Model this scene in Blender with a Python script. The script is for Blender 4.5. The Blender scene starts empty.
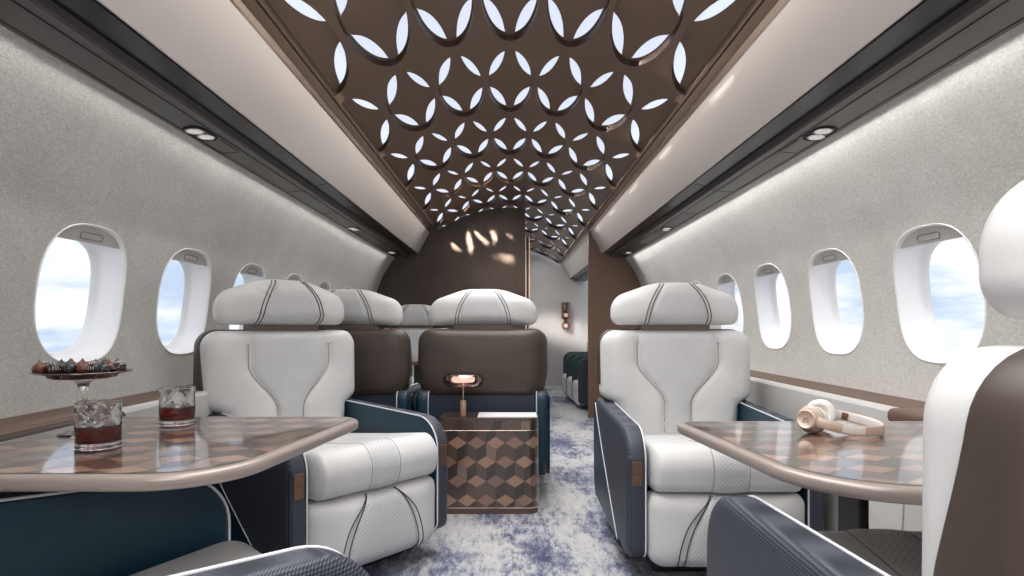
import bpy, bmesh, math, random
import numpy as np
from mathutils import Vector, Matrix
random.seed(7)
PI = math.pi
E = 0.95                       # eye height above the cabin floor
C = bpy.context.scene.collection
sc = bpy.context.scene
sc.view_settings.view_transform = 'Standard'
sc.view_settings.look = 'None'
sc.view_settings.exposure = 0.0
sc.view_settings.gamma = 1.0
sc.view_settings.use_curve_mapping = False
try:
    sc.cycles.use_denoising = True
    sc.cycles.max_bounces = 10
    sc.cycles.diffuse_bounces = 5
    sc.cycles.glossy_bounces = 4
    sc.cycles.transmission_bounces = 8
    sc.cycles.transparent_max_bounces = 12
    sc.cycles.sample_clamp_indirect = 6.0
    sc.cycles.caustics_refractive = False
    sc.cycles.caustics_reflective = False
except Exception:
    pass

# ------------------------------------------------------------------ materials
def mat(name, col, rough=0.5, metal=0.0, spec=0.5, coat=0.0, sheen=0.0):
    m = bpy.data.materials.new(name); m.use_nodes = True
    b = m.node_tree.nodes['Principled BSDF']
    b.inputs['Base Color'].default_value = (*col, 1)
    b.inputs['Roughness'].default_value = rough
    b.inputs['Metallic'].default_value = metal
    b.inputs['Specular IOR Level'].default_value = spec
    b.inputs['Coat Weight'].default_value = coat
    b.inputs['Coat Roughness'].default_value = 0.08
    b.inputs['Sheen Weight'].default_value = sheen
    return m
def N(m, t, **kw):
    n = m.node_tree.nodes.new(t)
    for k, v in kw.items(): setattr(n, k, v)
    return n
def L(m, a, b): m.node_tree.links.new(a, b)
def B(m): return m.node_tree.nodes['Principled BSDF']
def math_n(m, op, a, b=None, c=None):
    n = N(m, 'ShaderNodeMath', operation=op)
    for i, v in enumerate((a, b, c)):
        if v is None: continue
        if isinstance(v, (int, float)): n.inputs[i].default_value = v
        else: L(m, v, n.inputs[i])
    return n.outputs[0]
def ramp(m, fac, stops):
    r = N(m, 'ShaderNodeValToRGB')
    e = r.color_ramp.elements
    while len(e) < len(stops): e.new(0.5)
    for k, (p, c) in enumerate(stops):
        e[k].position = p; e[k].color = (*c, 1)
    L(m, fac, r.inputs['Fac'])
    return r.outputs['Color']
def coords(m, kind='Object', scale=(1, 1, 1), rot=(0, 0, 0)):
    tc = N(m, 'ShaderNodeTexCoord'); mp = N(m, 'ShaderNodeMapping')
    mp.inputs['Scale'].default_value = scale; mp.inputs['Rotation'].default_value = rot
    L(m, tc.outputs[kind], mp.inputs['Vector'])
    return mp.outputs['Vector']
def noise(m, vec, scale, detail=4, rough=0.5):
    n = N(m, 'ShaderNodeTexNoise'); n.inputs['Scale'].default_value = scale
    n.inputs['Detail'].default_value = detail; n.inputs['Roughness'].default_value = rough
    L(m, vec, n.inputs['Vector']); return n.outputs['Fac']
def bump(m, h, strength=0.2, dist=0.01):
    b = N(m, 'ShaderNodeBump'); b.inputs['Strength'].default_value = strength
    b.inputs['Distance'].default_value = dist
    L(m, h, b.inputs['Height']); L(m, b.outputs['Normal'], B(m).inputs['Normal'])

def leather(name, col, rough=0.45, sc_=220, st=0.12, var=0.06):
    m = mat(name, col, rough, coat=0.0)
    v = coords(m)
    f = noise(m, v, sc_, 3, 0.6)
    g = noise(m, v, 6, 2, 0.5)
    lo = tuple(c * (1 - var) for c in col); hi = tuple(min(1, c * (1 + var)) for c in col)
    L(m, ramp(m, g, [(0.3, lo), (0.7, hi)]), B(m).inputs['Base Color'])
    bump(m, f, st, 0.002)
    return m
M = {}
M['white'] = leather('white_leather', (0.66, 0.655, 0.65), 0.42)
M['stitch'] = mat('dark_stitch', (0.035, 0.03, 0.035), 0.6)
M['seam'] = mat('seam_grey', (0.30, 0.29, 0.29), 0.6)
M['teal'] = leather('teal_leather', (0.006, 0.034, 0.058), 0.38, 260, 0.2, 0.15)
M['piping'] = mat('white_piping', (0.75, 0.76, 0.78), 0.35)
M['shell'] = leather('brown_shell', (0.062, 0.045, 0.035), 0.42, 300, 0.05, 0.05)
M['base'] = mat('dark_base', (0.03, 0.03, 0.035), 0.6)
M['taupe'] = leather('taupe_support', (0.17, 0.13, 0.11), 0.5)
M['copper'] = mat('copper_panel', (0.22, 0.13, 0.085), 0.35, 0.6)
M['gold'] = mat('rose_gold', (0.80, 0.58, 0.44), 0.28, 0.85)
M['brass'] = mat('brushed_brass', (0.62, 0.44, 0.28), 0.45, 0.4)
M['bronze'] = mat('bronze_ceiling', (0.235, 0.158, 0.112), 0.36, 0.4)
M['bronze_edge'] = mat('bronze_edge', (0.075, 0.05, 0.04), 0.45, 0.3)
M['cream'] = mat('cream_panel', (0.66, 0.61, 0.57), 0.30, 0.0, 0.5, coat=0.2)
M['trimstrip'] = mat('champagne_strip', (0.75, 0.60, 0.50), 0.22, 0.9)
M['binface'] = mat('graphite_satin', (0.085, 0.08, 0.077), 0.38, 0.35)
M['gloss'] = mat('black_gloss', (0.014, 0.013, 0.012), 0.22, 0.0, 0.3)
M['groove'] = mat('groove_black', (0.006, 0.006, 0.006), 0.7)
M['chrome'] = mat('chrome', (0.75, 0.74, 0.73), 0.12, 1.0)
M['winframe'] = mat('window_white', (0.93, 0.93, 0.94), 0.3)
M['shade'] = mat('window_shade_grey', (0.55, 0.54, 0.53), 0.45)
M['sidepanel'] = mat('pale_side_panel', (0.58, 0.57, 0.55), 0.32)
M['darkpanel'] = mat('dark_lower_panel', (0.05, 0.045, 0.042), 0.5)
M['brownledge'] = mat('brown_ledge', (0.13, 0.075, 0.055), 0.5, 0.0)
M['rim'] = mat('table_rim', (0.36, 0.30, 0.27), 0.32, 0.2, coat=0.3)
M['post'] = mat('black_post', (0.015, 0.015, 0.016), 0.35)
M['slate'] = leather('slate_leather', (0.035, 0.042, 0.055), 0.5)
M['green'] = leather('deep_green_leather', (0.022, 0.06, 0.062), 0.45)
M['plain_white'] = mat('matte_white', (0.85, 0.85, 0.84), 0.4)
M['flower'] = mat('dark_red_petal', (0.22, 0.008, 0.02), 0.5)
M['leaf'] = mat('dark_green_leaf', (0.02, 0.07, 0.02), 0.5)
M['choc'] = mat('dark_chocolate', (0.028, 0.012, 0.010), 0.22, coat=0.4)
M['milk'] = mat('milk_chocolate', (0.16, 0.045, 0.022), 0.25, coat=0.3)
M['blackchoc'] = mat('black_chocolate', (0.018, 0.022, 0.024), 0.22, coat=0.4)
M['icing'] = mat('white_icing', (0.7, 0.65, 0.62), 0.4)
M['hpwhite'] = mat('headphone_white', (0.80, 0.77, 0.74), 0.35)
M['hpgold'] = mat('headphone_champagne', (0.66, 0.52, 0.42), 0.36, 0.3)

def perforated():
    m = leather('perforated_leather', (0.60, 0.60, 0.60), 0.45)
    tc = N(m, 'ShaderNodeTexCoord'); sp = N(m, 'ShaderNodeSeparateXYZ')
    L(m, tc.outputs['UV'], sp.inputs[0])
    S = 1 / 0.0165
    u = math_n(m, 'MULTIPLY', sp.outputs[0], S); v = math_n(m, 'MULTIPLY', sp.outputs[1], S)
    def dots(du, dv):
        a = math_n(m, 'SUBTRACT', math_n(m, 'FRACT', math_n(m, 'ADD', u, du)), 0.5)
        b = math_n(m, 'SUBTRACT', math_n(m, 'FRACT', math_n(m, 'ADD', v, dv)), 0.5)
        d = math_n(m, 'ADD', math_n(m, 'MULTIPLY', a, a), math_n(m, 'MULTIPLY', b, b))
        return math_n(m, 'LESS_THAN', d, 0.010)
    d = math_n(m, 'MAXIMUM', dots(100, 100), dots(100.5, 100.5))
    mx = N(m, 'ShaderNodeMix', data_type='RGBA')
    L(m, d, mx.inputs['Factor'])
    old = B(m).inputs['Base Color'].links[0].from_socket
    L(m, old, mx.inputs['A']); mx.inputs['B'].default_value = (0.24, 0.24, 0.25, 1)
    L(m, mx.outputs['Result'], B(m).inputs['Base Color'])
    return m
M['perf'] = perforated()

def weave(name, c1, c2, S):
    m = mat(name, c1, 0.5, 0.0)
    tc = N(m, 'ShaderNodeTexCoord'); sp = N(m, 'ShaderNodeSeparateXYZ')
    L(m, tc.outputs['Object'], sp.inputs[0])
    a = math_n(m, 'ADD', sp.outputs[0], sp.outputs[1])
    u = math_n(m, 'SINE', math_n(m, 'MULTIPLY', math_n(m, 'ADD', a, sp.outputs[2]), S))
    v = math_n(m, 'SINE', math_n(m, 'MULTIPLY', math_n(m, 'SUBTRACT', a, sp.outputs[2]), S))
    p = math_n(m, 'MULTIPLY_ADD', math_n(m, 'MULTIPLY', u, v), 0.5, 0.5)
    L(m, ramp(m, p, [(0.35, c1), (0.75, c2)]), B(m).inputs['Base Color'])
    bump(m, p, 0.35, 0.002)
    return m
M['weave'] = weave('navy_woven', (0.012, 0.016, 0.027), (0.08, 0.09, 0.115), 560)
M['weave_lower'] = weave('navy_basket_weave', (0.008, 0.014, 0.03), (0.03, 0.048, 0.085), 230)

def wallcloth():
    m = mat('woven_wallcovering', (0.5, 0.49, 0.45), 0.85, sheen=0.2)
    v = coords(m, scale=(1, 1, 1))
    f1 = noise(m, coords(m, scale=(1, 1, 3)), 70, 5, 0.7)
    f2 = noise(m, v, 5, 3, 0.6)
    f3 = noise(m, coords(m, scale=(1, 3, 1)), 130, 4, 0.7)
    s = math_n(m, 'ADD', math_n(m, 'MULTIPLY', f1, 0.4), math_n(m, 'ADD', math_n(m, 'MULTIPLY', f2, 0.14), math_n(m, 'MULTIPLY', f3, 0.46)))
    L(m, ramp(m, s, [(0.38, (0.42, 0.415, 0.39)), (0.5, (0.56, 0.55, 0.52)), (0.62, (0.72, 0.70, 0.67))]), B(m).inputs['Base Color'])
    bump(m, s, 0.6, 0.006)
    return m
M['wall'] = wallcloth()

def carpet():
    m = mat('blue_grey_carpet', (0.6, 0.6, 0.6), 0.95, sheen=0.2)
    a = noise(m, coords(m, scale=(1.3, 0.6, 1)), 1.9, 5, 0.6)
    b = noise(m, coords(m, scale=(2.2, 0.7, 1)), 13, 10, 0.85)
    c = noise(m, coords(m, scale=(6, 1, 1)), 24, 4, 0.8)
    s = math_n(m, 'ADD', math_n(m, 'MULTIPLY', a, 0.45), math_n(m, 'ADD', math_n(m, 'MULTIPLY', b, 0.45), math_n(m, 'MULTIPLY', c, 0.10)))
    col = ramp(m, s, [(0.42, (0.56, 0.55, 0.53)), (0.485, (0.44, 0.44, 0.45)), (0.515, (0.20, 0.22, 0.29)), (0.56, (0.04, 0.05, 0.12))])
    L(m, col, B(m).inputs['Base Color'])
    bump(m, noise(m, coords(m), 400, 2, 0.6), 0.5, 0.004)
    return m
M['carpet'] = carpet()

def brownleatherwall():
    m = mat('bronze_wall_leather', (0.12, 0.08, 0.058), 0.5, 0.1)
    f = noise(m, coords(m, scale=(1, 1, 0.35)), 40, 4, 0.6)
    L(m, ramp(m, f, [(0.3, (0.055, 0.038, 0.029)), (0.7, (0.075, 0.052, 0.040))]), B(m).inputs['Base Color'])
    return m
M['bulkhead'] = brownleatherwall()
M['bulkhead_r'] = mat('walnut_partition', (0.18, 0.105, 0.068), 0.4, 0.1)
M['farwall'] = mat('pale_grey_far_wall', (0.52, 0.50, 0.48), 0.5)

def wood(name, c1, c2, ang, rough=0.14, coat=0.8):
    m = mat(name, c1, 0.3, 0.0, coat=1.0)
    B(m).inputs['Coat Roughness'].default_value = 0.06
    v = coords(m, 'Object', scale=(1, 1, 1), rot=(ang, ang * 0.7, ang))
    mp = N(m, 'ShaderNodeMapping'); mp.inputs['Scale'].default_value = (60, 420, 420)
    L(m, v, mp.inputs['Vector'])
    f = noise(m, mp.outputs['Vector'], 1.0, 5, 0.65)
    L(m, ramp(m, f, [(0.3, c2), (0.7, c1)]), B(m).inputs['Base Color'])
    return m
WOODS = [wood('veneer_tan', (0.42, 0.25, 0.17), (0.30, 0.17, 0.11), 0.2),
         wood('veneer_rose', (0.33, 0.19, 0.14), (0.22, 0.12, 0.085), 0.8),
         wood('veneer_oak', (0.25, 0.17, 0.125), (0.15, 0.10, 0.075), 0.5),
         wood('veneer_walnut', (0.13, 0.080, 0.058), (0.08, 0.048, 0.036), 1.3),
         wood('veneer_umber', (0.085, 0.055, 0.042), (0.05, 0.033, 0.026), 2.0),
         wood('veneer_dark', (0.055, 0.038, 0.032), (0.030, 0.022, 0.019), 0.4)]

def glassmat(name, tint=(1, 1, 1), rough=0.0, ior=1.45):
    m = mat(name, tint, rough)
    B(m).inputs['Transmission Weight'].default_value = 1.0
    B(m).inputs['IOR'].default_value = ior
    return m
M['glass'] = glassmat('clear_crystal', (0.97, 0.97, 0.97))
def thinglass(name, tint):
    m = bpy.data.materials.new(name); m.use_nodes = True
    nt = m.node_tree; nt.nodes.clear()
    o = nt.nodes.new('ShaderNodeOutputMaterial'); mx = nt.nodes.new('ShaderNodeMixShader')
    t = nt.nodes.new('ShaderNodeBsdfTransparent'); g = nt.nodes.new('ShaderNodeBsdfGlossy'); lw = nt.nodes.new('ShaderNodeLayerWeight')
    t.inputs[0].default_value = (*tint, 1); g.inputs['Roughness'].default_value = 0.03; lw.inputs[0].default_value = 0.2
    nt.links.new(lw.outputs['Facing'], mx.inputs[0])
    nt.links.new(t.outputs[0], mx.inputs[1]); nt.links.new(g.outputs[0], mx.inputs[2]); nt.links.new(mx.outputs[0], o.inputs[0])
    return m
M['smokeglass'] = thinglass('smoky_glass', (0.80, 0.68, 0.63))
M['whisky'] = glassmat('dark_red_drink', (0.16, 0.008, 0.004), 0.0, 1.34)
def panemat():
    m = bpy.data.materials.new('window_pane'); m.use_nodes = True
    nt = m.node_tree; nt.nodes.clear()
    o = nt.nodes.new('ShaderNodeOutputMaterial'); mx = nt.nodes.new('ShaderNodeMixShader')
    t = nt.nodes.new('ShaderNodeBsdfTransparent'); g = nt.nodes.new('ShaderNodeBsdfGlossy')
    t.inputs[0].default_value = (0.97, 0.98, 1, 1); g.inputs['Roughness'].default_value = 0.02
    mx.inputs[0].default_value = 0.04
    nt.links.new(t.outputs[0], mx.inputs[1]); nt.links.new(g.outputs[0], mx.inputs[2]); nt.links.new(mx.outputs[0], o.inputs[0])
    return m
M['pane'] = panemat()
def emit(name, col, s):
    m = mat(name, (0.02, 0.02, 0.02), 0.5)
    B(m).inputs['Emission Color'].default_value = (*col, 1)
    B(m).inputs['Emission Strength'].default_value = s
    return m
M['ceil_light'] = emit('ceiling_light_panel', (0.76, 0.82, 0.97), 1.0)
M['lamp_glow'] = emit('lamp_glow', (1.0, 0.93, 0.85), 1.6)
M['bulb'] = emit('warm_bulb', (1.0, 0.88, 0.75), 1.1)
M['spot'] = emit('reading_lens', (1.0, 0.95, 0.88), 0.55)

# ------------------------------------------------------------------ helpers
def link(name, bm, m, parent=None, smooth=True, recalc=True):
    me = bpy.data.meshes.new(name)
    if recalc: bmesh.ops.recalc_face_normals(bm, faces=bm.faces)
    bm.to_mesh(me); bm.free()
    for x in (m if isinstance(m, (list, tuple)) else [m]): me.materials.append(x)
    if smooth:
        for p in me.polygons: p.use_smooth = True
    o = bpy.data.objects.new(name, me); C.objects.link(o)
    if parent: o.parent = parent
    return o
def tag(o, label, cat, group=None):
    o['label'] = label; o['category'] = cat
    if group: o['group'] = group
    return o
def struct(o, label=None):
    o['kind'] = 'structure'
    if label: o['label'] = label
    return o
def thing(name, label, cat, loc=(0, 0, 0), rz=0, group=None):
    o = bpy.data.objects.new(name, None); C.objects.link(o)
    o.location = loc; o.rotation_euler = (0, 0, rz)
    return tag(o, label, cat, group)
def dup(root, loc, rz=0, label=None, group=None, skip=()):
    r = root.copy(); C.objects.link(r); r.location = loc; r.rotation_euler = (0, 0, rz)
    if label: r['label'] = label
    if group: r['group'] = group
    for ch in list(root.children):
        if ch.name.split('.')[0] in skip: continue
        c = ch.copy(); C.objects.link(c); c.parent = r
        for g in list(ch.children):
            d = g.copy(); C.objects.link(d); d.parent = c
    return r
def box(bm, x0, x1, y0, y1, z0, z1, r=0.0, seg=2):
    res = bmesh.ops.create_cube(bm, size=1.0)
    vs = res['verts']
    for v in vs:
        v.co = Vector(((x0 + x1) / 2 + v.co.x * (x1 - x0), (y0 + y1) / 2 + v.co.y * (y1 - y0), (z0 + z1) / 2 + v.co.z * (z1 - z0)))
    if r > 0:
        es = list({e for v in vs for e in v.link_edges})
        bmesh.ops.bevel(bm, geom=es, offset=r, segments=seg, profile=0.5, affect='EDGES')
def mkbox(name, dims, m, parent=None, r=0.0, seg=2, smooth=False):
    bm = bmesh.new(); box(bm, *dims, r=r, seg=seg)
    return link(name, bm, m, parent, smooth)
def tube(bm, path, r, n=8, closed=False):
    P = [Vector(p) for p in path]; K = len(P); rings = []
    prev = None
    for i, p in enumerate(P):
        a = P[(i - 1) % K] if (closed or i > 0) else p
        b = P[(i + 1) % K] if (closed or i < K - 1) else p
        t = (b - a).normalized()
        if prev is None:
            u = t.orthogonal().normalized()
        else:
            u = prev - t * prev.dot(t)
            u = u.normalized() if u.length > 1e-6 else t.orthogonal().normalized()
        prev = u; w = t.cross(u)
        rr = r[i] if isinstance(r, (list, tuple)) else r
        rings.append([bm.verts.new(p + (u * math.cos(2 * PI * k / n) + w * math.sin(2 * PI * k / n)) * rr) for k in range(n)])
    for i in range(K if closed else K - 1):
        A, Bq = rings[i], rings[(i + 1) % K]
        for k in range(n): bm.faces.new((A[k], A[(k + 1) % n], Bq[(k + 1) % n], Bq[k]))
    if not closed:
        bm.faces.new(rings[0][::-1]); bm.faces.new(rings[-1])
def lathe(bm, prof, n=40, center=(0, 0, 0), axis='z'):
    cx, cy, cz = center; rings = []
    for r, z in prof:
        if r < 1e-6:
            rings.append([bm.verts.new((cx, cy, cz + z))])
        else:
            rings.append([bm.verts.new((cx + r * math.cos(2 * PI * k / n), cy + r * math.sin(2 * PI * k / n), cz + z)) for k in range(n)])
    for A, Bq in zip(rings[:-1], rings[1:]):
        for k in range(n):
            k2 = (k + 1) % n
            if len(A) == 1 and len(Bq) == 1: continue
            if len(A) == 1: bm.faces.new((A[0], Bq[k2], Bq[k]))
            elif len(Bq) == 1: bm.faces.new((A[k], A[k2], Bq[0]))
            else: bm.faces.new((A[k], A[k2], Bq[k2], Bq[k]))
def round_poly(pts, rad, seg=10):
    out = []; n = len(pts)
    if not isinstance(rad, (list, tuple)): rad = [rad] * n
    for i in range(n):
        p = Vector(pts[i]); a = Vector(pts[i - 1]) - p; b = Vector(pts[(i + 1) % n]) - p
        r = rad[i]
        if r <= 0: out.append(tuple(p)); continue
        la, lb = a.length, b.length; a.normalize(); b.normalize()
        ang = a.angle(b); t = min(r / math.tan(ang / 2), la * 0.499, lb * 0.499); r = t * math.tan(ang / 2)
        c = p + (a + b).normalized() * (r / math.sin(ang / 2))
        s = p + a * t - c; e = p + b * t - c
        a0 = math.atan2(s.y, s.x); a1 = math.atan2(e.y, e.x)
        d = (a1 - a0 + PI) % (2 * PI) - PI
        for k in range(seg + 1):
            q = a0 + d * k / seg
            out.append((c.x + r * math.cos(q), c.y + r * math.sin(q)))
    return out
def ray_radius(poly, c, th):
    dx, dy = math.cos(th), math.sin(th); best = 0
    n = len(poly)
    for i in range(n):
        x1, y1 = poly[i][0] - c[0], poly[i][1] - c[1]
        x2, y2 = poly[(i + 1) % n][0] - c[0], poly[(i + 1) % n][1] - c[1]
        ex, ey = x2 - x1, y2 - y1
        den = dx * ey - dy * ex
        if abs(den) < 1e-12: continue
        t = (x1 * ey - y1 * ex) / den; u = (x1 * dy - y1 * dx) / den
        if t > 0 and -1e-6 <= u <= 1 + 1e-6: best = max(best, t)
    return best
class Pillow:
    """star-shaped outline in (a,b), depth d from front (f) to back (k); rounded edges, bulged faces"""
    def __init__(s, poly, c, f, k, rf=0.03, rk=0.03, bf=0.0, bk=0.0, disp=None, K=22):
        s.poly, s.c, s.f, s.k, s.rf, s.rk, s.bf, s.bk, s.disp, s.K = poly, c, f, k, rf, rk, bf, bk, disp, K
        angs = sorted({round(math.atan2(p[1] - c[1], p[0] - c[0]), 5) for p in poly} | {round(-PI + 2 * PI * i / 96, 5) for i in range(96)})
        s.ang = []
        for a in angs:
            if not s.ang or a - s.ang[-1] > 0.004: s.ang.append(a)
        s.R = [ray_radius(poly, c, a) for a in s.ang]
        s.Rm = min(s.R)
    def yf(s, m):
        e = (1 - m) * s.Rm
        q = min(max(e / s.rf, 0), 1)
        return s.f + s.rf * (1 - math.sqrt(max(0, 1 - (1 - q) ** 2))) - s.bf * (1 - m * m)
    def yk(s, m):
        e = (1 - m) * s.Rm
        q = min(max(e / s.rk, 0), 1)
        return s.k - s.rk * (1 - math.sqrt(max(0, 1 - (1 - q) ** 2))) + s.bk * (1 - m * m)
    def at(s, a, b):
        da, db = a - s.c[0], b - s.c[1]
        r = math.hypot(da, db)
        R = ray_radius(s.poly, s.c, math.atan2(db, da)) if r > 1e-9 else 1
        m = min(1, r / max(R, 1e-9))
        y = s.yf(m)
        if s.disp: y += s.disp(a, b)
        return y
    def build(s, bm, mp):
        def levels(r):
            q = r / s.Rm; L_ = [1 - q * (1 - math.cos(PI / 2 * i / 6)) for i in range(7)]
            rest = [L_[-1] * (1 - (i + 1) / s.K) for i in range(s.K - 1)]
            return L_ + rest
        seq = []
        for m in levels(min(s.rf, s.Rm * 0.95)): seq.append(('f', m))
        seqb = [('k', m) for m in levels(min(s.rk, s.Rm * 0.95))]
        def ring(kind, m):
            out = []
            for a, R in zip(s.ang, s.R):
                pa, pb = s.c[0] + m * R * math.cos(a), s.c[1] + m * R * math.sin(a)
                d = s.yf(m) if kind == 'f' else s.yk(m)
                if kind == 'f' and s.disp: d += s.disp(pa, pb)
                out.append(bm.verts.new(mp(pa, pb, d)))
            return out
        F = [ring(*q) for q in seq]; K_ = [ring(*q) for q in seqb]
        n = len(s.ang)
        def strip(A, Bq):
            for i in range(n):
                j = (i + 1) % n
                bm.faces.new((A[i], A[j], Bq[j], Bq[i]))
        for A, Bq in zip(F[:-1], F[1:]): strip(A, Bq)
        for A, Bq in zip(K_[:-1], K_[1:]): strip(Bq, A)
        strip(K_[0], F[0])
        for R_, kind in ((F[-1], 'f'), (K_[-1], 'k')):
            d = s.yf(0) if kind == 'f' else s.yk(0)
            if kind == 'f' and s.disp: d += s.disp(*s.c)
            cv = bm.verts.new(mp(s.c[0], s.c[1], d))
            for i in range(n):
                j = (i + 1) % n
                bm.faces.new((R_[i], R_[j], cv) if kind == 'f' else (R_[j], R_[i], cv))
XZ = lambda a, b, d: (a, d, b)
def sheet(bm, fn, nu, nv, edge=0.0):
    """fn(u,v)-> (pos, uv)   u,v in 0..1"""
    uvl = bm.loops.layers.uv.verify(); G = {}
    for i in range(nu + 1):
        for j in range(nv + 1):
            p, uv = fn(i / nu, j / nv); G[i, j] = (bm.verts.new(p), uv)
    for i in range(nu):
        for j in range(nv):
            q = [G[i, j], G[i + 1, j], G[i + 1, j + 1], G[i, j + 1]]
            f = bm.faces.new([a[0] for a in q])
            for lp, a in zip(f.loops, q): lp[uvl].uv = a[1]
def smooth(t): t = min(1, max(0, t)); return t * t * (3 - 2 * t)

# ------------------------------------------------------------------ camera
cam = bpy.data.cameras.new('camera'); co = bpy.data.objects.new('camera', cam); C.objects.link(co)
cam.sensor_width = 36; cam.lens = 600 / 1024 * 36; cam.clip_start = 0.02
cam.shift_x = 2 / 1024; cam.shift_y = 38 / 1024
co.location = (0, 0, E); co.rotation_euler = (PI / 2, 0, 0)
sc.camera = co

# ------------------------------------------------------------------ room shell
YB = 6.19; YF = 9.5; Y0 = -1.6
struct(mkbox('floor', (-1.5, 1.5, Y0, YF + 0.1, -0.06, 0), M['carpet']), 'pale grey carpet with distressed blue streaks')

wz = [-0.30, -0.262, -0.12, 0.05, 0.2, 0.33, 0.46, 0.58, 0.68, 0.74]
wx = [1.405, 1.415, 1.435, 1.43, 1.41, 1.38, 1.335, 1.275, 1.205, 1.155]
WP = np.polyfit(wz, wx, 4)
def XW(z): return float(np.polyval(WP, z))
WC = 0.105; WHW = 0.203; WHH = 0.228; NEXP = 2.75
PITCH = 0.6236; W0 = 2.005
def win_pt(th, s=1.0):
    c, n = math.cos(th), math.sin(th)
    r = 1.0 / ((abs(c) ** NEXP + abs(n) ** NEXP) ** (1 / NEXP))
    return WHW * s * r * c, WC + WHH * s * r * n
def make_wall(side, name):
    bm = bmesh.new(); sg = side
    zlo, zhi = -0.30, 0.42
    kmax = 11
    def P(y, z): return bm.verts.new((sg * XW(z), y, E + z))
    k0, k1 = -5, 11
    for k in range(k0, k1 + 1):
        yc = W0 + PITCH * k; h = PITCH / 2
        NN = 64; R = 8; rings = []
        for j in range(R + 1):
            t = j / R; row = []
            for i in range(NN):
                th = 2 * PI * i / NN
                a, b = win_pt(th)
                c, n = math.cos(th), math.sin(th)
                # square-mapped boundary
                if abs(c) >= abs(n): q = h / abs(c)
                else: q = h / abs(n)
                bx = q * c; bn = q * n / h      # -1..1
                bz = (zlo + zhi) / 2 + bn * (zhi - zlo) / 2
                row.append(P(yc + a + (bx - a) * t, b + (bz - b) * t))
            rings.append(row)
        for j in range(R):
            for i in range(NN):
                i2 = (i + 1) % NN
                bm.faces.new((rings[j][i], rings[j][i2], rings[j + 1][i2], rings[j + 1][i]))
    ya, yb = W0 + PITCH * (k0 - 0.5), W0 + PITCH * (k1 + 0.5)
    zs = [zhi + (0.74 - zhi) * i / 10 for i in range(11)]
    ny = (k1 - k0 + 1) * 2
    G = [[P(ya + (yb - ya) * j / ny, z) for j in range(ny + 1)] for z in zs]
    for i in range(10):
        for j in range(ny): bm.faces.new((G[i][j], G[i][j + 1], G[i + 1][j + 1], G[i + 1][j]))
    zz = [-E, -0.30]
    a = [bm.verts.new((sg * 1.41, ya, 0)), bm.verts.new((sg * 1.41, yb, 0)), P(yb, -0.30), P(ya, -0.30)]
    bm.faces.new(a)
    bmesh.ops.remove_doubles(bm, verts=bm.verts, dist=0.0004)
    # real thickness outward, so the fuselage side is a solid lining
    o = link(name, bm, M['wall'], None, True)
    return struct(o, 'woven grey fabric cabin side lining')
make_wall(-1, 'wall_left'); make_wall(1, 'wall_right')

wn = 0
def make_window(side, k):
    global wn; wn += 1
    yc = W0 + PITCH * k; sg = side
    root = bpy.data.objects.new('window_%d' % wn, None); C.objects.link(root)
    root.location = (0, yc, E); struct(root)
    bm = bmesh.new(); NN = 64
    levels = [(1.015, 0.001), (1.008, -0.003), (0.995, -0.003), (0.98, 0.004), (0.955, 0.03), (0.93, 0.07), (0.90, 0.088), (0.86, 0.094), (0.845, 0.105)]
    rows = []
    for s, d in levels:
        row = []
        for i in range(NN):
            a, b = win_pt(2 * PI * i / NN, s)
            row.append(bm.verts.new((sg * (XW(b) + d), a, b)))
        rows.append(row)
    for A, Bq in zip(rows[:-1], rows[1:]):
        for i in range(NN):
            j = (i + 1) % NN; bm.faces.new((A[i], A[j], Bq[j], Bq[i]))
    link('window_frame', bm, M['winframe'], root)
    bm = bmesh.new()
    row = []
    for i in range(NN):
        a, b = win_pt(2 * PI * i / NN, 0.87); row.append(bm.verts.new((sg * (XW(WC) + (b - WC) * -0.12 + 0.098), a, b)))
    bm.faces.new(row)
    link('pane', bm, M['pane'], root, False)
    # rolled shade lip at the top with recessed handle
    bm = bmesh.new(); zc = 0.277; top = []; 
    pts = []
    for i in range(41):
        th = PI * i / 40
        a, b = win_pt(th, 0.992)
        if b > zc: pts.append((a, b))
    a0 = pts[0][0] + 0.004; 
    poly = [(a0, zc)] + pts + [(pts[-1][0] - 0.004, zc)]
    for off in (0.010, 0.018):
        vs = [bm.verts.new((sg * (XW(b) + off), a, b)) for a, b in poly]
        bm.faces.new(vs if off == 0.010 else vs[::-1])
        if off == 0.010: f1 = vs
        else:
            for i in range(len(vs)):
                j = (i + 1) % len(vs); bm.faces.new((f1[i], f1[j], vs[j], vs[i]))
    sh = link('window_shade', bm, M['shade'], root, False)
    bm = bmesh.new()
    hp = [(-0.050, 0.288), (0.050, 0.288), (0.055, 0.302), (0.042, 0.309), (-0.042, 0.309), (-0.055, 0.302)]
    path = [(sg * (XW(b) + 0.009), a, b) for a, b in hp]
    tube(bm, path, 0.0028, 6, True)
    link('shade_handle', bm, M['seam'], sh)
for s in (-1, 1):
    for k in range(-4, 8):
        make_window(s, k)
# plug the openings far aft behind the bulkheads is not needed: windows run the full cabin

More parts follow.
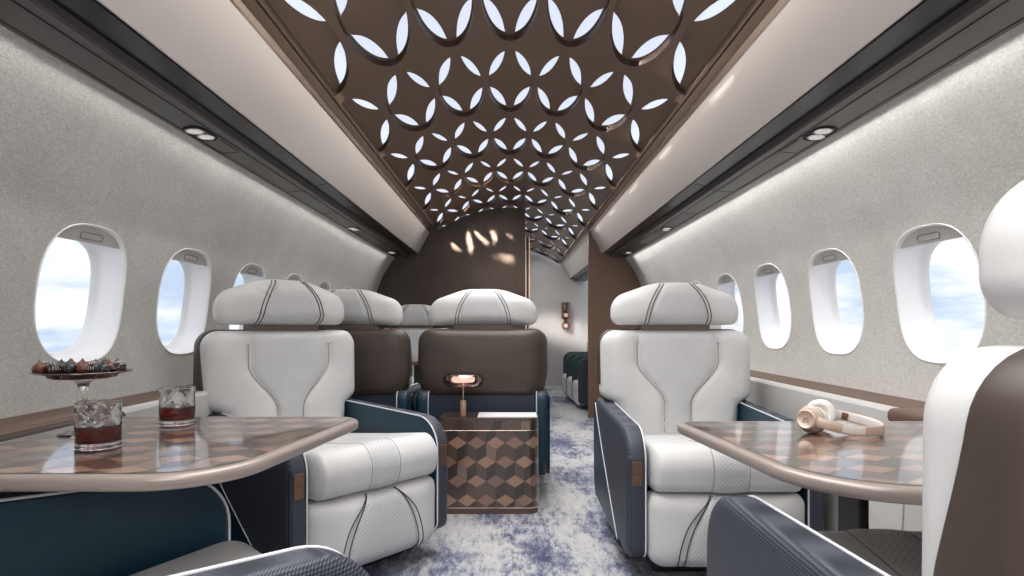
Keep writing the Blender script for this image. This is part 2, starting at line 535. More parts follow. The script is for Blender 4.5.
# ceiling -------------------------------------------------------------
PX = 0.247; PY = 0.854; RC0 = 4.75; RR = 0.45
def ZC(x):
    x = min(abs(x), 0.754)
    return E + 1.222 - 0.42 * x * x
def make_ceiling():
    bm = bmesh.new()
    T = 0.024
    NN = 48
    def low(x, y): return bm.verts.new((x, y, ZC(x)))
    def up(x, y, t=T): return bm.verts.new((x, y, ZC(x) + t))
    RB = 0.422
    def rlens(th):       # pocket floor radius along th (unit pitch), lens cut away at the diagonals
        r = RR
        for sx in (-1, 1):
            for sy in (-1, 1):
                cx, cy = 0.5 * sx, 0.5 * sy
                b = cx * math.cos(th) + cy * math.sin(th)
                disc = b * b - (cx * cx + cy * cy - RB * RB)
                if disc > 0 and b > 0:
                    r = min(r, b - math.sqrt(disc))
        return r
    ks = range(-8, 6)
    for k in ks:
        yc = RC0 + PY * k
        for i in range(-3, 4):
            xc = PX * i
            def clipx(x): return max(-0.752, min(0.752, x))
            ths = [2 * PI * j / NN for j in range(NN)]
            rim, sq = [], []
            rim_u, rim_u2 = [], []
            for th in ths:
                c, n = math.cos(th), math.sin(th)
                q = 0.5 / max(abs(c), abs(n))
                rim.append(low(clipx(xc + RR * PX * c), yc + RR * PY * n))
                sq.append(low(clipx(xc + q * PX * c), yc + q * PY * n))
            for j in range(NN):
                j2 = (j + 1) % NN
                try: bm.faces.new((rim[j], rim[j2], sq[j2], sq[j]))
                except ValueError: pass
            # rim wall up
            ru = [bm.verts.new(v.co + Vector((0, 0, T + 0.012))) for v in rim]
            for j in range(NN):
                j2 = (j + 1) % NN
                f = bm.faces.new((rim[j], ru[j], ru[j2], rim[j2])); f.material_index = 1
            # pocket floor
            N2 = 144
            cv = up(clipx(xc), yc)
            fan, lip, outr = [], [], []
            RO = 0.425
            for j in range(N2):
                th = 2 * PI * j / N2; r = min(rlens(th), RO)
                c_, n_ = math.cos(th), math.sin(th)
                fan.append(up(clipx(xc + r * PX * c_), yc + r * PY * n_))
                lip.append(up(clipx(xc + RO * PX * c_), yc + RO * PY * n_))
                outr.append(up(clipx(xc + RR * PX * c_), yc + RR * PY * n_))
            for j in range(N2):
                j2 = (j + 1) % N2
                bm.faces.new((cv, fan[j], fan[j2]))
                bm.faces.new((lip[j], outr[j], outr[j2], lip[j2]))
    ya, yb = RC0 + PY * (ks[0] - 0.5), RC0 + PY * (ks[-1] + 0.5)
    for s in (-1, 1):
        prof = [(0.752, 0), (0.762, 0), (0.764, 0.010), (0.768, 0.010), (0.770, 0.0), (0.79, 0.0), (0.814, 0.0)]
        prev = None
        for x, dz in prof:
            cur = [bm.verts.new((s * x, y, ZC(x) + dz)) for y in (ya, yb)]
            if prev: bm.faces.new((prev[0], prev[1], cur[1], cur[0]))
            prev = cur
    bmesh.ops.dissolve_degenerate(bm, dist=0.0002, edges=bm.edges)
    o = link('ceiling', bm, [M['bronze'], M['bronze_edge']], None, False, recalc=False)
    return struct(o, 'bronze ceiling pierced by rings of petal openings')
make_ceiling()
# luminous panel above the pierced ceiling (the lamp of the room)
bm = bmesh.new()
rowp = None
for i in range(21):
    x = -0.80 + 1.6 * i / 20
    cur = [bm.verts.new((x, y, ZC(x) + 0.30)) for y in (Y0 - 0.6, YF)]
    if rowp: bm.faces.new((rowp[0], cur[0], cur[1], rowp[1]))
    rowp = cur
for s in (-1, 1):     # white plenum sides
    a = [(s * 0.80, Y0 - 0.6), (s * 0.80, YF)]
    v = [bm.verts.new((x, y, ZC(0.8) + dz)) for dz in (0.0, 0.30) for x, y in a]
    bm.faces.new((v[0], v[1], v[3], v[2]))
tag(link('ceiling_light_panel', bm, M['ceil_light'], None, True), 'glowing white panel seen through the petal openings of the bronze ceiling', 'ceiling light')

# overhead bins -----------------------------------------------------------
def extrude_profile(name, prof, y0, y1, m, parent=None, side=1, th=0.004, ysegs=1, mats=None):
    bm = bmesh.new()
    n = len(prof)
    ys = [y0 + (y1 - y0) * k / ysegs for k in range(ysegs + 1)]
    P = [[bm.verts.new((side * x, y, E + z)) for (x, z) in prof] for y in ys]
    for A, Bq in zip(P[:-1], P[1:]):
        for i in range(n - 1):
            bm.faces.new((A[i], A[i + 1], Bq[i + 1], Bq[i]))
    return link(name, bm, m, parent, False)
def closed_profile(name, prof, y0, y1, m, parent=None, side=1, smooth_=False):
    bm = bmesh.new()
    A = [bm.verts.new((side * x, y0, E + z)) for x, z in prof]
    Bq = [bm.verts.new((side * x, y1, E + z)) for x, z in prof]
    n = len(prof)
    for i in range(n): bm.faces.new((A[i], A[(i + 1) % n], Bq[(i + 1) % n], Bq[i]))
    bm.faces.new(A[::-1]); bm.faces.new(Bq)
    return link(name, bm, m, parent, smooth_)
for s, nm in ((-1, 'left'), (1, 'right')):
    for (a, b, where) in ((Y0, YB - 0.0, 'front'), (YB + 0.06, YF, 'aft')):
        if where == 'aft' and s < 0: continue
        root = thing('overhead_bin', ('long cream overhead bin with graphite underside above the %s windows' % nm) if where == 'front'
                     else 'short cream overhead bin beyond the walnut partition', 'overhead bin', (0, a, 0), 0)
        L_ = b - a
        closed_profile('bin_panel', [(0.952, 0.750), (0.945, 0.748), (0.829, 0.962), (0.832, 0.972), (0.86, 0.985), (1.0, 0.80)], 0, L_, M['cream'], root, s)
        closed_profile('gloss_channel', [(1.036, 0.735), (0.958, 0.748), (0.958, 0.80), (1.10, 0.80), (1.10, 0.76)], 0, L_, M['gloss'], root, s)
        u = closed_profile('underside', [(XW(0.700) - 0.004, 0.7012), (1.172, 0.7036), (1.060, 0.712), (1.052, 0.706), (1.044, 0.706), (1.038, 0.714), (1.036, 0.740), (1.06, 0.79), (XW(0.74) - 0.006, 0.74)], 0, L_, M['binface'], root, s)
        for x, z in ((1.172, 0.7033), (1.085, 0.7096)):
            bm = bmesh.new(); box(bm, s * x - 0.0012, s * x + 0.0012, 0, L_, E + z - 0.0012, E + z + 0.003)
            link('seam_line', bm, M['groove'], u, False)
        for yy in (3.15 - a, 3.75 - a, 5.2 - a) if where == 'front' else ():
            bm = bmesh.new(); tube(bm, [(s * 1.172, yy, E + 0.7028), (s * 1.060, yy, E + 0.7112)], 0.0011, 6)
            link('joint_line', bm, M['groove'], u, False)
            bm = bmesh.new(); tube(bm, [(s * 1.036, yy, E + 0.7345), (s * 0.958, yy, E + 0.7475)], 0.0011, 6)
            link('joint_line', bm, M['groove'], u, False)
        closed_profile('champagne_edge', [(0.829, 0.962), (0.822, 0.966), (0.812, 0.984), (0.814, 0.990), (0.832, 0.980)], 0, L_, M['trimstrip'], root, s)

# reading lights
def reading_light(loc, s, label):
    r = thing('reading_light', label, 'reading light', (s * loc[0], loc[1], E + loc[2]), 0, 'reading lights under the overhead bins')
    r.rotation_euler = (0, s * 0.072, 0)
    bm = bmesh.new()
    # oblong bezel ring
    pts = round_poly([(-0.036, -0.075), (0.036, -0.075), (0.036, 0.075), (-0.036, 0.075)], 0.034, 8)
    tube(bm, [(x, y, -0.001) for x, y in pts], 0.0035, 6, True)
    link('bezel', bm, M['groove'], r)
    for k in (-1, 1):
        bm = bmesh.new()
        lathe(bm, [(0.0, -0.006), (0.018, -0.0055), (0.024, -0.004), (0.026, -0.001), (0.026, 0.004)], 24, (0.004 * k, 0.033 * k, 0))
        ln = link('lens', bm, M['spot'], r)
        bm = bmesh.new()
        tube(bm, [(0.004 * k + 0.029 * math.cos(t), 0.033 * k + 0.029 * math.sin(t), -0.002) for t in [2 * PI * i / 28 for i in range(28)]], 0.003, 6, True)
        link('lens_ring', bm, M['chrome'], ln)
    bm = bmesh.new()
    rect = [(-0.040, 0.08), (-0.040, 0.24), (0.034, 0.24), (0.034, 0.08)]
    tube(bm, [(x, y, -0.0005) for x, y in rect], 0.0011, 5)
    link('service_panel_outline', bm, M['groove'], r)
    return r
for s, nm in ((-1, 'left'), (1, 'right')):
    for y, w in ((2.2, 'nearest and largest'), (4.35, 'middle'), (5.75, 'farthest, close to the bulkhead')):
        reading_light((1.135, y, 0.7055), s, 'twin reading light under the %s overhead bin, %s of the three' % (nm, w))
reading_light((1.135, 7.6, 0.7055), 1, 'small reading light under the bin beyond the walnut partition')

# bulkheads ------------------------------------------------------------------
def ceil_poly(x0, x1, side_wall=None):
    """outline in (x, z) of a partition from x0 to x1 (x0<x1), following ceiling and side wall"""
    pts = []
    return pts
def slab(name, prof, y0, y1, m):
    bm = bmesh.new()
    A = [bm.verts.new((x, y0, z)) for x, z in prof]; Bq = [bm.verts.new((x, y1, z)) for x, z in prof]
    n = len(prof)
    for i in range(n): bm.faces.new((A[i], A[(i + 1) % n], Bq[(i + 1) % n], Bq[i]))
    bm.faces.new(A[::-1]); bm.faces.new(Bq)
    return link(name, bm, m, None, False)
wallside = [(XW(z), E + z) for z in np.linspace(-0.30, 0.70, 18)]
binpts = [(1.19, E + 0.74), (0.95, E + 0.76), (0.83, E + 0.975)]
arc = [(x, ZC(x) - 0.0) for x in np.linspace(0.81, 0.155, 14)]
left = [(-1.41, 0.0)] + [(-x, z) for x, z in wallside] + [(-x, z) for x, z in binpts] + \
       [(-x, ZC(x)) for x in np.linspace(0.81, 0, 20)] + [(x, ZC(x)) for x in (0.05, 0.1, 0.155)] + [(0.155, 0.0)]
struct(slab('wall_bulkhead_left', left, YB, YB + 0.05, M['bulkhead']), 'bronze brown bulkhead left of the aisle')
right = [(0.81, 0.0), (0.81, E + 0.99), (0.83, E + 0.975)] + [(x, z) for x, z in binpts[::-1][1:]] + [(x, z) for x, z in wallside[::-1]] + [(1.41, 0.0)]
struct(slab('wall_bulkhead_right', right, YB, YB + 0.05, M['bulkhead_r']), 'brown partition right of the aisle')
struct(mkbox('wall_far', (-1.5, 1.5, YF, YF + 0.06, 0, 2.6), M['farwall']), 'pale grey wall at the far end of the aisle')
struct(mkbox('wall_near', (-1.5, 1.5, Y0 - 0.06, Y0, 0, 2.6), M['farwall']), 'pale wall behind the viewer')
# door frame strips beside the left bulkhead
for k, (x, w, m) in enumerate(((0.158, 0.010, 'gold'), (0.175, 0.018, 'bulkhead'), (0.196, 0.010, 'gold'))):
    struct(mkbox('trim_%d' % (k + 1), (x, x + w, YB + 0.05, YB + 0.09, 0, ZC(0.2) - 0.27), M[m], r=0.002))
struct(mkbox('trim_4', (0.150, 0.158, YB - 0.004, YB + 0.054, 0, ZC(0.155) - 0.004), M['bronze_edge']))

# side ledges and dado ----------------------------------------------------------
n_t = 5
for s in (-1, 1):
    # wood ledge running along the wall foot: brown face + rounded cap
    o = closed_profile('trim_%d' % n_t, [(1.44, -0.235), (1.418, -0.258), (1.30, -0.262), (1.27, -0.262), (1.262, -0.266), (1.262, -0.30), (1.44, -0.30)], Y0, YF, M['brownledge'], None, s)
    struct(o, 'brown lacquered ledge under the windows'); n_t += 1
    # pale panel aft of the tables
    if s > 0:
        o = closed_profile('trim_%d' % n_t, [(1.262, -0.265), (1.235, -0.262), (1.222, -0.266), (1.215, -0.275), (1.213, -0.45), (1.20, -0.62), (1.19, -0.95), (1.262, -0.95)], 1.84, YF, M['sidepanel'], None, s)
    else:
        o = closed_profile('trim_%d' % n_t, [(1.262, -0.40), (1.213, -0.40), (1.20, -0.62), (1.19, -0.95), (1.262, -0.95)], 1.84, YF, M['darkpanel'], None, s)  # left side only: the seat's shade is put into this dark colour
        struct(o, 'lower side panel with shade put into its dark colour'); n_t += 1
        o = closed_profile('trim_%d' % n_t, [(1.262, -0.265), (1.235, -0.262), (1.222, -0.266), (1.215, -0.275), (1.213, -0.40), (1.262, -0.40)], 1.84, YF, M['sidepanel'], None, s)
    struct(o, 'pale grey side panel below the ledge'); n_t += 1
    if s < 0:
        o = closed_profile('trim_%d' % n_t, [(1.262, -0.258), (1.20, -0.258), (1.185, -0.262), (1.178, -0.272), (1.182, -0.29), (1.20, -0.31), (1.20, -0.95), (1.262, -0.95)], Y0, 1.84, M['darkpanel'], None, s)
        struct(o, 'dark lower panel beside the left table'); n_t += 1
        o = closed_profile('trim_%d' % n_t, [(1.262, -0.252), (1.235, -0.246), (1.21, -0.248), (1.194, -0.256), (1.188, -0.268), (1.194, -0.284), (1.262, -0.284)], Y0, 1.84, M['brownledge'], None, s)
        struct(o, 'brown rounded ledge cap beside the left table'); n_t += 1
    else:
        o = closed_profile('trim_%d' % n_t, [(1.262, -0.258), (1.235, -0.262), (1.222, -0.27), (1.215, -0.45), (1.19, -0.95), (1.262, -0.95)], Y0, 1.84, M['sidepanel'], None, s)
        struct(o, 'pale side panel beside the right table'); n_t += 1

# ------------------------------------------------------------------ seat
def mir(poly): return [(-a, b) for a, b in poly][::-1]
BACK_T = 0.930
def a_back(z):          # half width of the perforated insert of the backrest
    return 0.062 + (0.190 - 0.062) * smooth((z - 0.585) / 0.20)
def a_head(z):
    t = (z - 0.955) / 0.19
    return 0.137 - 0.072 * max(0, t) ** 2.2
def a_leg(z):
    t = (0.345 - z) / 0.27
    t = min(1, max(0, t)); return 0.058 + 0.105 * (1 - (1 - t) ** 2.1)
def make_seat():
    r = thing('armchair', 'x', 'armchair', (0, 0, 0), 0)
    # shell behind the backrest
    po = round_poly([(-0.335, 0.56), (0.335, 0.56), (0.360, 0.70), (0.355, 0.935), (-0.355, 0.935), (-0.360, 0.70)], [0.09, 0.09, 0.2, 0.075, 0.075, 0.2], 8)
    p = Pillow(po, (0, 0.75), 0.705, 0.85, 0.012, 0.05, 0, 0.012, lambda x, z: 0.055 * smooth((z - 0.62) / 0.30))
    bm = bmesh.new(); p.build(bm, XZ); link('back_shell', bm, M['shell'], r)
    # backrest bolsters
    po = round_poly([(-0.288, 0.36), (0.288, 0.36), (0.291, 0.585), (0.355, 0.615), (0.350, BACK_T), (-0.350, BACK_T), (-0.355, 0.615), (-0.291, 0.585)],
                    [0.03, 0.03, 0.03, 0.05, 0.075, 0.075, 0.05, 0.03], 8)
    def dsp(x, z):
        g = math.exp(-((abs(x) - a_back(z)) / 0.011) ** 2) * 0.014 if z < 0.925 else 0
        inside = 0.012 * smooth((a_back(z) - abs(x)) / 0.03)
        side = -0.014 * math.sin(PI * min(1, max(0, (abs(x) - a_back(z)) / (0.355 - a_back(z)))))
        return g + inside + side
    pb = Pillow(po, (0, 0.70), 0.668, 0.785, 0.045, 0.02, 0.012, 0, dsp, K=34)
    bm = bmesh.new(); pb.build(bm, XZ); bk = link('backrest', bm, M['white'], r)
    def ins(pil, af, z0, z1, lift=0.004, nz=46):
        def fn(u, v):
            z = z0 + (z1 - z0) * v; t = 2 * u - 1; a = af(z) - 0.004; x = a * t
            y = pil.yf(min(1, math.hypot(x - pil.c[0], z - pil.c[1]) / max(1e-6, ray_radius(pil.poly, pil.c, math.atan2(z - pil.c[1], x - pil.c[0])))))
            y += -lift - 0.010 * (1 - t * t) + (0.012 if abs(t) > 0.99 else 0) + 0.006
            return (x, y, z), (x, z)
        return fn
    bm = bmesh.new(); sheet(bm, ins(pb, a_back, 0.37, 0.917), 18, 46)
    link('back_insert', bm, M['perf'], r)
    for s in (-1, 1):
        bm = bmesh.new()
        tube(bm, [(s * (a_back(z) + 0.0), pb.at(a_back(z), z) - 0.003, z) for z in np.linspace(0.38, 0.905, 36)], 0.0018, 6)
        link('seam', bm, M['seam'], bk)
    # support bars
    mkbox('headrest_support', (-0.165, 0.165, 0.71, 0.78, 0.90, 0.985), M['taupe'], r, 0.008)
    # headrest
    po = round_poly([(-0.302, 0.955), (0.302, 0.955), (0.302, 1.085), (0.10, 1.157), (-0.10, 1.157), (-0.302, 1.085)], [0.045, 0.045, 0.095, 0.30, 0.30, 0.095], 10)
    ph = Pillow(po, (0, 1.045), 0.655, 0.815, 0.062, 0.062, 0.012, 0.006, lambda x, z: 0.006 * math.exp(-((abs(x) - a_head(z)) / 0.010) ** 2), K=22)
    bm = bmesh.new(); ph.build(bm, XZ); hd = link('headrest', bm, M['white'], r)
    def hfn(front):
        def fn(u, v):
            z = 0.962 + (1.143 - 0.962) * v; t = 2 * u - 1; a = a_head(z) - 0.003; x = a * t
            m_ = min(1, math.hypot(x, z - 1.045) / ray_radius(ph.poly, ph.c, math.atan2(z - 1.045, x)))
            if front: y = ph.yf(m_) - 0.0035 + (0.007 if abs(t) > 0.99 else 0)
            else: y = ph.yk(m_) + 0.0035 - (0.007 if abs(t) > 0.99 else 0)
            return (x, y, z), (x, z)
        return fn
    for fr in (True, False):
        bm = bmesh.new(); sheet(bm, hfn(fr), 14, 22); link('headrest_insert', bm, M['perf'], hd)
    for s in (-1, 1):
        for off in (0.0, 0.016):
            loop = []
            for fr in (0, 1):
                path = []
                for z in np.linspace(0.960, 1.150, 22):
                    x = (a_head(z) + off)
                    mm = min(1, math.hypot(x, z - 1.045) / ray_radius(ph.poly, ph.c, math.atan2(z - 1.045, x)))
                    y = ph.yf(mm) - 0.0015 if fr == 0 else ph.yk(mm) + 0.0015
                    path.append((s * x, y, z))
                loop += path if fr == 0 else path[::-1]
            bm = bmesh.new(); tube(bm, loop, 0.0020, 6, True)
            link('stitch_line', bm, M['stitch'], hd)
    # seat cushion : rounded slab, top slopes back
    po = round_poly([(-0.005, 0.352), (0.70, 0.30), (0.70, 0.44), (0.30, 0.485), (0.03, 0.520), (-0.025, 0.46)], [0.05, 0.02, 0.02, 0.4, 0.07, 0.09], 10)
    pc = Pillow(po, (0.30, 0.41), -0.288, 0.288, 0.045, 0.045, 0.0, 0.0, K=10)
    bm = bmesh.new(); pc.build(bm, lambda a, b, d: (d, a, b)); cu = link('seat_cushion', bm, M['white'], r)
    # insert strip wrapping over the cushion front
    prof = [q for q in po]
    # order so it runs from front bottom over the front to the rear top
    i0 = min(range(len(prof)), key=lambda i: (prof[i][0] - 0.02) ** 2 + (prof[i][1] - 0.352) ** 2)
    seq = [prof[(i0 - k) % len(prof)] for k in range(len(prof))]
    end = next(i for i, q in enumerate(seq) if q[0] > 0.66 and i > 4)
    seq = seq[:end]
    # resample
    dl = [0]
    for a, b in zip(seq[:-1], seq[1:]): dl.append(dl[-1] + math.dist(a, b))
    def along(t):
        d = t * dl[-1]
        for i in range(1, len(dl)):
            if d <= dl[i] + 1e-9:
                f = (d - dl[i - 1]) / max(1e-9, dl[i] - dl[i - 1])
                p0, p1 = Vector(seq[i - 1]), Vector(seq[i]); tg = (p1 - p0)
                if tg.length < 1e-6: tg = Vector((0, 1))
                tg.normalize(); q = p0.lerp(p1, f)
                return q, Vector((-tg.y, tg.x)), d
    q0, n0, _ = along(0.3)
    sgn = 1 if n0.x < 0 else -1
    def cfn(u, v):
        q, n, d = along(v); t = 2 * u - 1; x = 0.062 * t
        off = 0.005 * (1 - t ** 4) - (0.002 if abs(t) > 0.99 else 0)
        w = q + n * sgn * off
        return (x, w.x, w.y), (x, d)
    bm = bmesh.new(); sheet(bm, cfn, 10, 60); link('cushion_insert', bm, M['perf'], cu)
    for s in (-1, 1):
        path = []
        for v in np.linspace(0.02, 0.98, 50):
            q, n, d = along(v); w = q + n * sgn * 0.0005; path.append((s * 0.064, w.x, w.y))
        bm = bmesh.new(); tube(bm, path, 0.0014, 6)
        link('cushion_seam', bm, M['seam'], cu)
    # leg rest
    po = round_poly([(-0.285, 0.075), (0.285, 0.075), (0.288, 0.345), (-0.288, 0.345)], [0.06, 0.06, 0.05, 0.05], 8)
    pl = Pillow(po, (0, 0.21), 0.0, 0.13, 0.05, 0.03, 0.016, 0, lambda x, z: 0.007 * math.exp(-((abs(x) - a_leg(z)) / 0.012) ** 2), K=22)
    bm = bmesh.new(); pl.build(bm, XZ); lr = link('leg_rest', bm, M['white'], r)
    def lfn(u, v):
        z = 0.085 + (0.338 - 0.085) * v; t = 2 * u - 1; a = a_leg(z) - 0.003; x = a * t
        mm = min(1, math.hypot(x, z - 0.21) / ray_radius(pl.poly, pl.c, math.atan2(z - 0.21, x)))
        return (x, pl.yf(mm) - 0.004 + (0.008 if abs(t) > 0.99 else 0), z), (x, z)
    bm = bmesh.new(); sheet(bm, lfn, 14, 28); link('leg_rest_insert', bm, M['perf'], lr)
    for s in (-1, 1):
        for off in (0.0, 0.024):
            path = []
            for z in np.linspace(0.086, 0.338, 24):
                x = a_leg(z) + off * smooth((0.35 - z) / 0.12)
                mm = min(1, math.hypot(x, z - 0.21) / ray_radius(pl.poly, pl.c, math.atan2(z - 0.21, x)))
                path.append((s * x, pl.yf(mm) - 0.001, z))
            bm = bmesh.new(); tube(bm, path, 0.002, 6)
            link('stitch_line', bm, M['stitch'], lr)
    # pedestal
    mkbox('seat_base', (-0.24, 0.24, 0.16, 0.72, 0.0, 0.32), M['base'], r, 0.02)
    # woven lower back
    mkbox('lower_back_panel', (-0.315, 0.315, 0.775, 0.830, 0.13, 0.605), M['weave_lower'], r, 0.015)
    # armrests
    prof_a = round_poly([(0.03, 0.10), (0.80, 0.12), (0.865, 0.20), (0.865, 0.600), (0.03, 0.567)], [0.045, 0.08, 0.05, 0.05, 0.125], 10)
    for s in (-1, 1):
        pa = Pillow(prof_a, (0.42, 0.34), 0.295, 0.362, 0.010, 0.022, 0, 0.004, K=8)
        bm = bmesh.new(); pa.build(bm, lambda a, b, d: (s * d, a, b))
        bm.faces.ensure_lookup_table()
        for f in bm.faces:
            if f.calc_center_median().y > 0.845: f.material_index = 1
        ar = link('armrest', bm, [M['weave'], M['teal']], r)
        inner = [(0.42 + (a - 0.42) * 0.985, 0.34 + (b - 0.34) * 0.975) for a, b in prof_a]
        pi_ = Pillow(inner, (0.42, 0.34), 0.291, 0.30, 0.004, 0.004, K=4)
        bm = bmesh.new(); pi_.build(bm, lambda a, b, d: (s * d, a, b)); link('inner_panel', bm, M['teal'], ar)
        bm = bmesh.new(); tube(bm, [(s * 0.2945, a, b) for a, b in [(0.42 + (a - 0.42) * 0.997, 0.34 + (b - 0.34) * 0.995) for a, b in prof_a]], 0.0032, 6, True)
        link('arm_piping', bm, M['piping'], ar)
        # outer teal panel behind a curved piping line
        curve = []
        for t in np.linspace(0, 1, 16):
            z = 0.575 - 0.455 * t
            y = 0.80 - 0.60 * (t ** 1.15)
            curve.append((y, z))
        op = curve + [(0.79, 0.128), (0.845, 0.19), (0.850, 0.565)]
        bm = bmesh.new()
        A = [bm.verts.new((s * 0.362, a, b)) for a, b in op]; Bq = [bm.verts.new((s * 0.3685, a, b)) for a, b in op]
        n = len(op)
        for i in range(n): bm.faces.new((A[i], A[(i + 1) % n], Bq[(i + 1) % n], Bq[i]))
        bmesh.ops.triangle_fill(bm, use_beauty=True, edges=[e for e in bm.edges if all(v in Bq for v in e.verts)])
        bmesh.ops.triangle_fill(bm, use_beauty=True, edges=[e for e in bm.edges if all(v in A for v in e.verts)])
        link('outer_panel', bm, M['teal'], ar, False)
        bm = bmesh.new(); tube(bm, [(s * 0.3680, a, b) for a, b in curve], 0.0018, 6)
        link('outer_piping', bm, M['piping'], ar)
        bm = bmesh.new(); box(bm, s * 0.3255 - 0.018, s * 0.3255 + 0.018, 0.0265, 0.045, 0.372, 0.410, 0.002); box(bm, s * 0.3255 - 0.018, s * 0.3255 + 0.018, 0.0265, 0.045, 0.4115, 0.458, 0.002)
        link('control_panel', bm, M['copper'], ar, False)
    return r
seat = make_seat()
seat['label'] = 'white leather seat facing the viewer in the right row, beyond the table with headphones'
seat.location = (0.786, 2.14, 0)
GS = 'white and navy cabin seats'
seat['group'] = GS
def place(loc, deg, label): return dup(seat, (loc[0], loc[1], 0), math.radians(deg), label, GS)
TH = 49
left_seat = place((-0.468, 2.225), TH, 'white leather seat swivelled towards the aisle beyond the table with two tumblers')
nr = place((0.775, 1.315), 180, 'seat at the right edge, its white side and brown back shell towards the viewer')
nl = place((-0.425, 1.215), 90 + 45, 'seat at the lower left edge with a teal inner armrest, half under the left table')
place((-0.15, 4.12), 180, 'brown-backed seat directly behind the marquetry cabinet, next to the aisle')
place((-0.91, 4.12), 180, 'brown-backed seat by the left windows, partly hidden by the swivelled white seat')
place((-0.90, 5.02), 0, 'farthest white seat, facing the viewer between the two brown backrests')

for ch in list(nl.children) + list(nr.children):
    if ch.name.split('.')[0] == 'armrest': ch.location = (0, 0, 0.045)
for ch in nl.children:
    if ch.name.split('.')[0] in ('seat_cushion', 'leg_rest'): ch.location = (0, 0, -0.05)
# ------------------------------------------------------------------ marquetry
def clip_poly(poly, clip):
    out = poly
    n = len(clip)
    for i in range(n):
        a, b = clip[i], clip[(i + 1) % n]; inp = out; out = []
        if not inp: return []
        def side(p): return (b[0] - a[0]) * (p[1] - a[1]) - (b[1] - a[1]) * (p[0] - a[0])
        for j in range(len(inp)):
            p, q = inp[j - 1], inp[j]; sp, sq_ = side(p), side(q)
            if sq_ >= -1e-10:
                if sp < -1e-10:
                    t = sp / (sp - sq_); out.append((p[0] + (q[0] - p[0]) * t, p[1] + (q[1] - p[1]) * t))
                out.append(q)
            elif sp >= -1e-10:
                t = sp / (sp - sq_); out.append((p[0] + (q[0] - p[0]) * t, p[1] + (q[1] - p[1]) * t))
    return out
def blocks(bm, x0, x1, y0, y1, clip, mp, w=0.094, ht=0.062, side=0.034, sd=1, gap=0.0004, dark=0, subdiv=1):
    """tumbling block tiles; side = vertical edge length"""
    rnd = random.Random(sd)
    row = 0; y = y0; pitch = ht / 2 + side
    while y < y1 + pitch:
        x = x0 + (0 if row % 2 == 0 else w / 2)
        while x < x1 + w:
            top = [(x, y), (x + w / 2, y + ht / 2), (x, y + ht), (x - w / 2, y + ht / 2)]
            lf = [(x - w / 2, y + ht / 2), (x - w / 2, y + ht / 2 - side), (x, y - side), (x, y)]
            rt = [(x, y), (x, y - side), (x + w / 2, y + ht / 2 - side), (x + w / 2, y + ht / 2)]
            mt = rnd.choice([0, 0, 1, 1, 1, 2])
            ml = rnd.choice([2, 3, 3, 4, 4]) + 0; mr = rnd.choice([3, 4, 5, 5])
            for poly, mi in ((top, mt), (lf, ml), (rt, mr)):
                # orient ccw
                A = sum(poly[i][0] * poly[(i + 1) % 4][1] - poly[(i + 1) % 4][0] * poly[i][1] for i in range(4))
                if A < 0: poly = poly[::-1]
                cx = sum(p[0] for p in poly) / 4; cy = sum(p[1] for p in poly) / 4
                poly = [(cx + (p[0] - cx) * 0.985, cy + (p[1] - cy) * 0.985) for p in poly]
                strips = [poly]
                if subdiv > 1:
                    xa, xb = min(p[0] for p in poly), max(p[0] for p in poly); strips = []
                    for k in range(subdiv):
                        u0, u1 = xa + (xb - xa) * k / subdiv, xa + (xb - xa) * (k + 1) / subdiv
                        strips.append(clip_poly(poly, [(u0, -9), (u1, -9), (u1, 9), (u0, 9)]))
                for q in strips:
                    if len(q) < 3: continue
                    q = clip_poly(q, clip)
                    if len(q) >= 3:
                        ar = abs(sum(q[i][0] * q[(i + 1) % len(q)][1] - q[(i + 1) % len(q)][0] * q[i][1] for i in range(len(q))))
                        if ar < 1e-6: continue
                        try:
                            f = bm.faces.new([bm.verts.new(mp(a, b)) for a, b in q]); f.material_index = mi
                        except ValueError: pass
            x += w
        y += pitch; row += 1
def make_table(loc, poly, rad, label, posts, sd):
    """poly in local (x,y) ccw"""
    r = thing('cabin_table', label, 'table', (loc[0], loc[1], 0))
    out = round_poly(poly, rad, 18)
    c = (sum(p[0] for p in poly) / len(poly), sum(p[1] for p in poly) / len(poly))
    p = Pillow(out, c, 0.672, 0.700, 0.012, 0.010, K=3)
    bm = bmesh.new(); p.build(bm, lambda a, b, d: (a, b, d)); link('table_rim', bm, M['rim'], r)
    ins = []
    n = len(out)
    for i in range(n):
        a, b, q = Vector(out[i - 1]), Vector(out[i]), Vector(out[(i + 1) % n])
        t = (q - a).normalized(); ins.append((b.x - t.y * 0.020, b.y + t.x * 0.020))
    ins2 = ins
    bm = bmesh.new()
    f = bm.faces.new([bm.verts.new((a, b, 0.7004)) for a, b in ins2]); f.material_index = 5
    X = [q[0] for q in ins2]; Y = [q[1] for q in ins2]
    # convex hull guard: outline is convex
    blocks(bm, min(X) - 0.1, max(X) + 0.1, min(Y) - 0.1, max(Y) + 0.1, ins2, lambda a, b: (a, b, 0.7010), sd=sd, side=0.060)
    link('marquetry_top', bm, WOODS, r, False, recalc=False)
    for f in r.children[-1].data.polygons: pass
    k = 0
    for (x, y, wx_, wy_) in posts:
        mkbox('table_post', (x - wx_, x + wx_, y - wy_, y + wy_, 0.0, 0.673), M['post'], r, 0.006)
    return r
